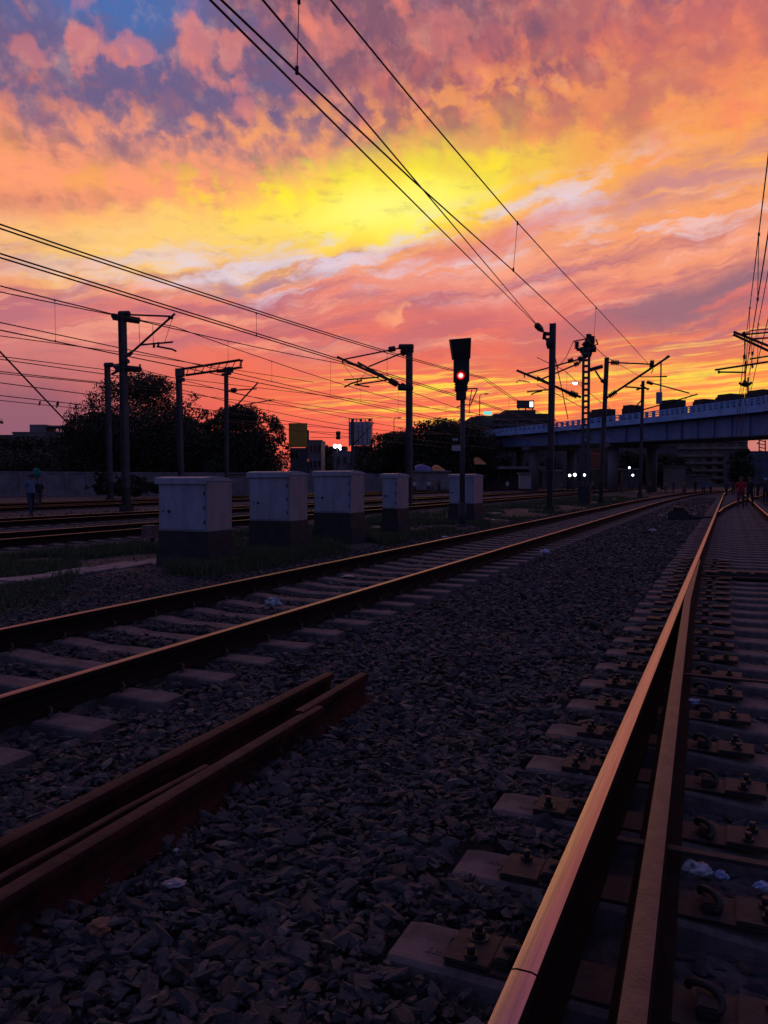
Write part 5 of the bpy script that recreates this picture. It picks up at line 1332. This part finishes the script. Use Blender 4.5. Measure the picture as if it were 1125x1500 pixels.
# bright lamps in the bazaar under the bridge
for k_, (x, y, r, lab) in enumerate(((834.5, 696.5, 2.6, 'bright lamp under the bridge, leftmost of the close three'), (842, 695.5, 3.0, 'bright lamp under the bridge, middle and largest of the close three'), (856, 695.8, 2.4, 'bright lamp under the bridge, rightmost of the close three'),
    (891.5, 695.5, 1.7, 'small lamp under the bridge below the red house'), (922, 685, 1.9, 'upper small lamp under the bridge right of the red house'), (927, 696, 2.0, 'lower small lamp under the bridge right of the red house'), (946.5, 649.5, 1.6, 'faint lamp close under the girder of the bridge'))):
    D = 112 + 4 * k_; c = on(x, D); a = atD(x, y, D)
    t = thing('lamp', (c.x, c.y, GZ), 0, lab, 'lamp', 'lamps in the bazaar under the bridge')
    b = MB(); b.tube([(c.x, c.y, GZ), (a.x, a.y, a.z - .1)], .05, 5); b.build('pole', M['iron'], t)
    b = MB(); n_ = -FW; rr = r * .78 * pxm(D); b.tube([a + FW * rr * .9, a + FW * rr * .45, a, a + n_ * rr * .5, a + n_ * rr * .9], [rr * .4, rr * .85, rr, rr * .8, rr * .3], 10); b.build('bulb', M['lamp_c'], t)
# ------------------------------------------------------------------ people
def person(x, yfeet, H_, label, shirt, trousers, heading=0.0, stride=.22, D=None, group='people about the tracks', hat=None, swing=.15, carry=False, skirt=False):
    """one continuous skinned body; feet at the ground point under pixel (x, yfeet)"""
    g0 = gp(x, yfeet, GZ + .02) if D is None else on(x, D)
    s_ = H_ / 1.7
    J = {'pel': (0, 0, .92), 'chest': (0, .01, 1.22), 'neck': (0, .0, 1.44), 'head': (0, -.015, 1.56), 'crown': (0, -.005, 1.66),
         'hl': (-.10, 0, .88), 'kl': (-.105, -stride * .55, .48), 'al': (-.105, -stride * .75, .08), 'tl': (-.11, -stride * .75 - .17, .035),
         'hr': (.10, 0, .88), 'kr': (.105, stride * .3, .48), 'ar': (.105, stride * .95, .10), 'tr': (.11, stride * .95 - .16, .035),
         'sl': (-.18, 0, 1.38), 'el': (-.24, swing * .5, 1.10), 'wl': (-.25, swing * .5 - .08, .86), 'fl': (-.25, swing * .4 - .11, .77),
         'sr': (.18, 0, 1.38), 'er': (.24, -swing * .3, 1.10), 'wr': (.25, -swing - .08, .88), 'fr': (.25, -swing - .12, .79)}
    if carry: J.update(er=(.30, -.08, 1.30), wr=(.24, -.05, 1.56), fr=(.20, -.02, 1.66))
    Rr = {'pel': .15, 'chest': .165, 'neck': .062, 'head': .098, 'crown': .075, 'hl': .095, 'kl': .065, 'al': .045, 'tl': .035, 'hr': .095, 'kr': .065, 'ar': .045, 'tr': .035,
          'sl': .07, 'el': .05, 'wl': .035, 'fl': .03, 'sr': .07, 'er': .05, 'wr': .035, 'fr': .03}
    E_ = [('pel', 'chest'), ('chest', 'neck'), ('neck', 'head'), ('head', 'crown'), ('pel', 'hl'), ('hl', 'kl'), ('kl', 'al'), ('al', 'tl'), ('pel', 'hr'), ('hr', 'kr'), ('kr', 'ar'), ('ar', 'tr'),
          ('chest', 'sl'), ('sl', 'el'), ('el', 'wl'), ('wl', 'fl'), ('chest', 'sr'), ('sr', 'er'), ('er', 'wr'), ('wr', 'fr')]
    ks = list(J); me = bpy.data.meshes.new('tmp'); me.from_pydata([V(J[k_]) * s_ for k_ in ks], [(ks.index(a), ks.index(b_)) for a, b_ in E_], [])
    o = bpy.data.objects.new('tmp', me); COL.objects.link(o)
    o.modifiers.new('skin', 'SKIN'); sb = o.modifiers.new('sub', 'SUBSURF'); sb.levels = sb.render_levels = 2
    for k_, sv in zip(ks, me.skin_vertices[0].data):
        rx = Rr[k_] * s_; sv.radius = (rx, rx * (.72 if k_ in ('pel', 'chest') else 1)); sv.use_root = (k_ == 'pel')
    dg = bpy.context.evaluated_depsgraph_get(); bm_ = bpy.data.meshes.new_from_object(o.evaluated_get(dg)); bpy.data.objects.remove(o)
    bm_.materials.clear()
    for m_ in (M['skin'], shirt, trousers, M['black']): bm_.materials.append(m_)
    for p in bm_.polygons:
        c = p.center / s_; p.use_smooth = True
        p.material_index = 3 if c.z < .07 else 2 if c.z < .93 and abs(c.x) < .215 else 1 if (c.z < 1.44 and not (abs(c.x) > .2 and c.z < 1.12)) else 0
    bm_.name = 'body'
    t = thing('person', g0, heading, label, 'person', group)
    b_ = bpy.data.objects.new('body', bm_); COL.objects.link(b_); b_.parent = t
    mb = MB(); hv = []; q = XF[t.name]
    for i in range(5):
        a = i / 4 * math.pi * .52; hv.append(((0, .012 - .0 * i, 1.575 + .105 * math.sin(a)), .112 * math.cos(a) + .004))
    mb.tube([q @ (V(p) * s_) for p, r in hv], [r * s_ for p, r in hv], 12); mb.build('cap' if hat else 'hair', hat or M['hair'], t)
    if skirt:
        mb = MB(); mb.tube([q @ (V((0, 0, z)) * s_) for z in (1.0, .7, .3, .08)], [.16 * s_, .2 * s_, .24 * s_, .27 * s_], 12); mb.build('skirt', trousers, t)
    return t
C = {k_: cloth('cloth_' + k_, v) for k_, v in dict(sky=(.12, .17, .26), navy=(.03, .035, .06), red=(.40, .012, .02), dark=(.02, .018, .02), maroon=(.12, .02, .025), tan=(.26, .19, .13), white=(.5, .48, .48), teal=(.015, .17, .13), orange=(.42, .14, .05), brown=(.10, .06, .045), blue=(.05, .09, .22), grey=(.16, .155, .16)).items()}
h0 = R(70)
person(46, 757, 1.84, 'person in pale blue shirt walking across the yard tracks, carrying a teal bundle', C['sky'], C['navy'], h0, .26, carry=True)
p0 = gp(53, 752, GZ + .02)
person(57, 748, 1.66, 'person in dark clothes walking beside the pale blue shirt', C['dark'], C['brown'], h0, .2)
mb = MB(); c = atD(54, 693, 33.2)
bm = bmesh.new(); bmesh.ops.create_icosphere(bm, subdivisions=3, radius=.17)
for v in bm.verts: v.co = V((v.co.x * 1.15, v.co.y * .7, v.co.z * 1.2 * (1 + .7 * noise3(v.co * 9) - 1.2 * v.co.x)))
bm.verts.index_update(); mb.add([c + v.co for v in bm.verts], [[v.index for v in f.verts] for f in bm.faces], 0, True); bm.free()
meta(mb.build('bundle', C['teal']), 'teal cloth bundle carried on the shoulder at far left', 'bundle')
person(1085, 747, 1.76, 'person in dark red shirt standing on the far turnout', C['red'], C['maroon'], R(-10), .12)
person(1098, 744, 1.76, 'person in black walking just right of the dark red shirt', C['dark'], C['dark'], R(160), .2)
person(1121, 739, 1.74, 'person with pale blue cap near the right edge', C['navy'], C['dark'], R(10), .15, hat=cloth('cloth_cap', (.18, .34, .46)))
crowd = [(634, 96, 'orange', 'brown', 'person in orange sitting area below the orange tarpaulin'), (628, 97, 'white', 'maroon', 'person in white shirt standing below the tarpaulins'), (643, 98, 'brown', 'dark', 'person in brown standing right of the white shirt below the tarpaulins'),
    (607, 95, 'white', 'dark', 'person in white beside the paired mast'), (743, 102, 'white', 'navy', 'person in white shirt in front of the tin roofed shelter'), (823, 104, 'tan', 'dark', 'person in tan left of the bright lamps'), (848, 100, 'dark', 'navy', 'dark figure in front of the bright lamps'),
    (868, 98, 'grey', 'dark', 'grey figure right of the bright lamps'), (910, 96, 'maroon', 'dark', 'maroon figure under the bridge, left of the dark trees'), (952, 90, 'brown', 'dark', 'brown figure near the far end of the middle track'), (986, 88, 'maroon', 'maroon', 'maroon figure crossing near the far end of the middle track'),
    (1002, 84, 'orange', 'brown', 'figure in faded orange near the far turnout'), (1018, 92, 'dark', 'dark', 'black figure left of the balconied block'), (1030, 80, 'blue', 'dark', 'figure in blue standing by the far rails'), (1041, 86, 'grey', 'navy', 'grey figure squatting distance from the far rails'),
    (1064, 76, 'navy', 'dark', 'dark blue figure left of the dark red shirt'), (1074, 82, 'maroon', 'dark', 'maroon figure directly behind the dark red shirt'), (975, 94, 'tan', 'brown', 'tan figure under the bridge right of the dark tree'), (938, 100, 'sky', 'dark', 'figure in pale blue under the bridge'), (1110, 70, 'dark', 'dark', 'black figure between the red shirt and the blue cap')]
rr = random.Random(9)
for x, D, a, b_, lab in crowd:
    person(x, 0, rr.uniform(1.52, 1.74), lab.replace('sitting area ', 'standing ').replace('squatting distance from', 'standing near'), C[a], C[b_], rr.uniform(0, 6.28), rr.uniform(.02, .25), D=D, group='people in the distance', skirt=(a == 'orange'))
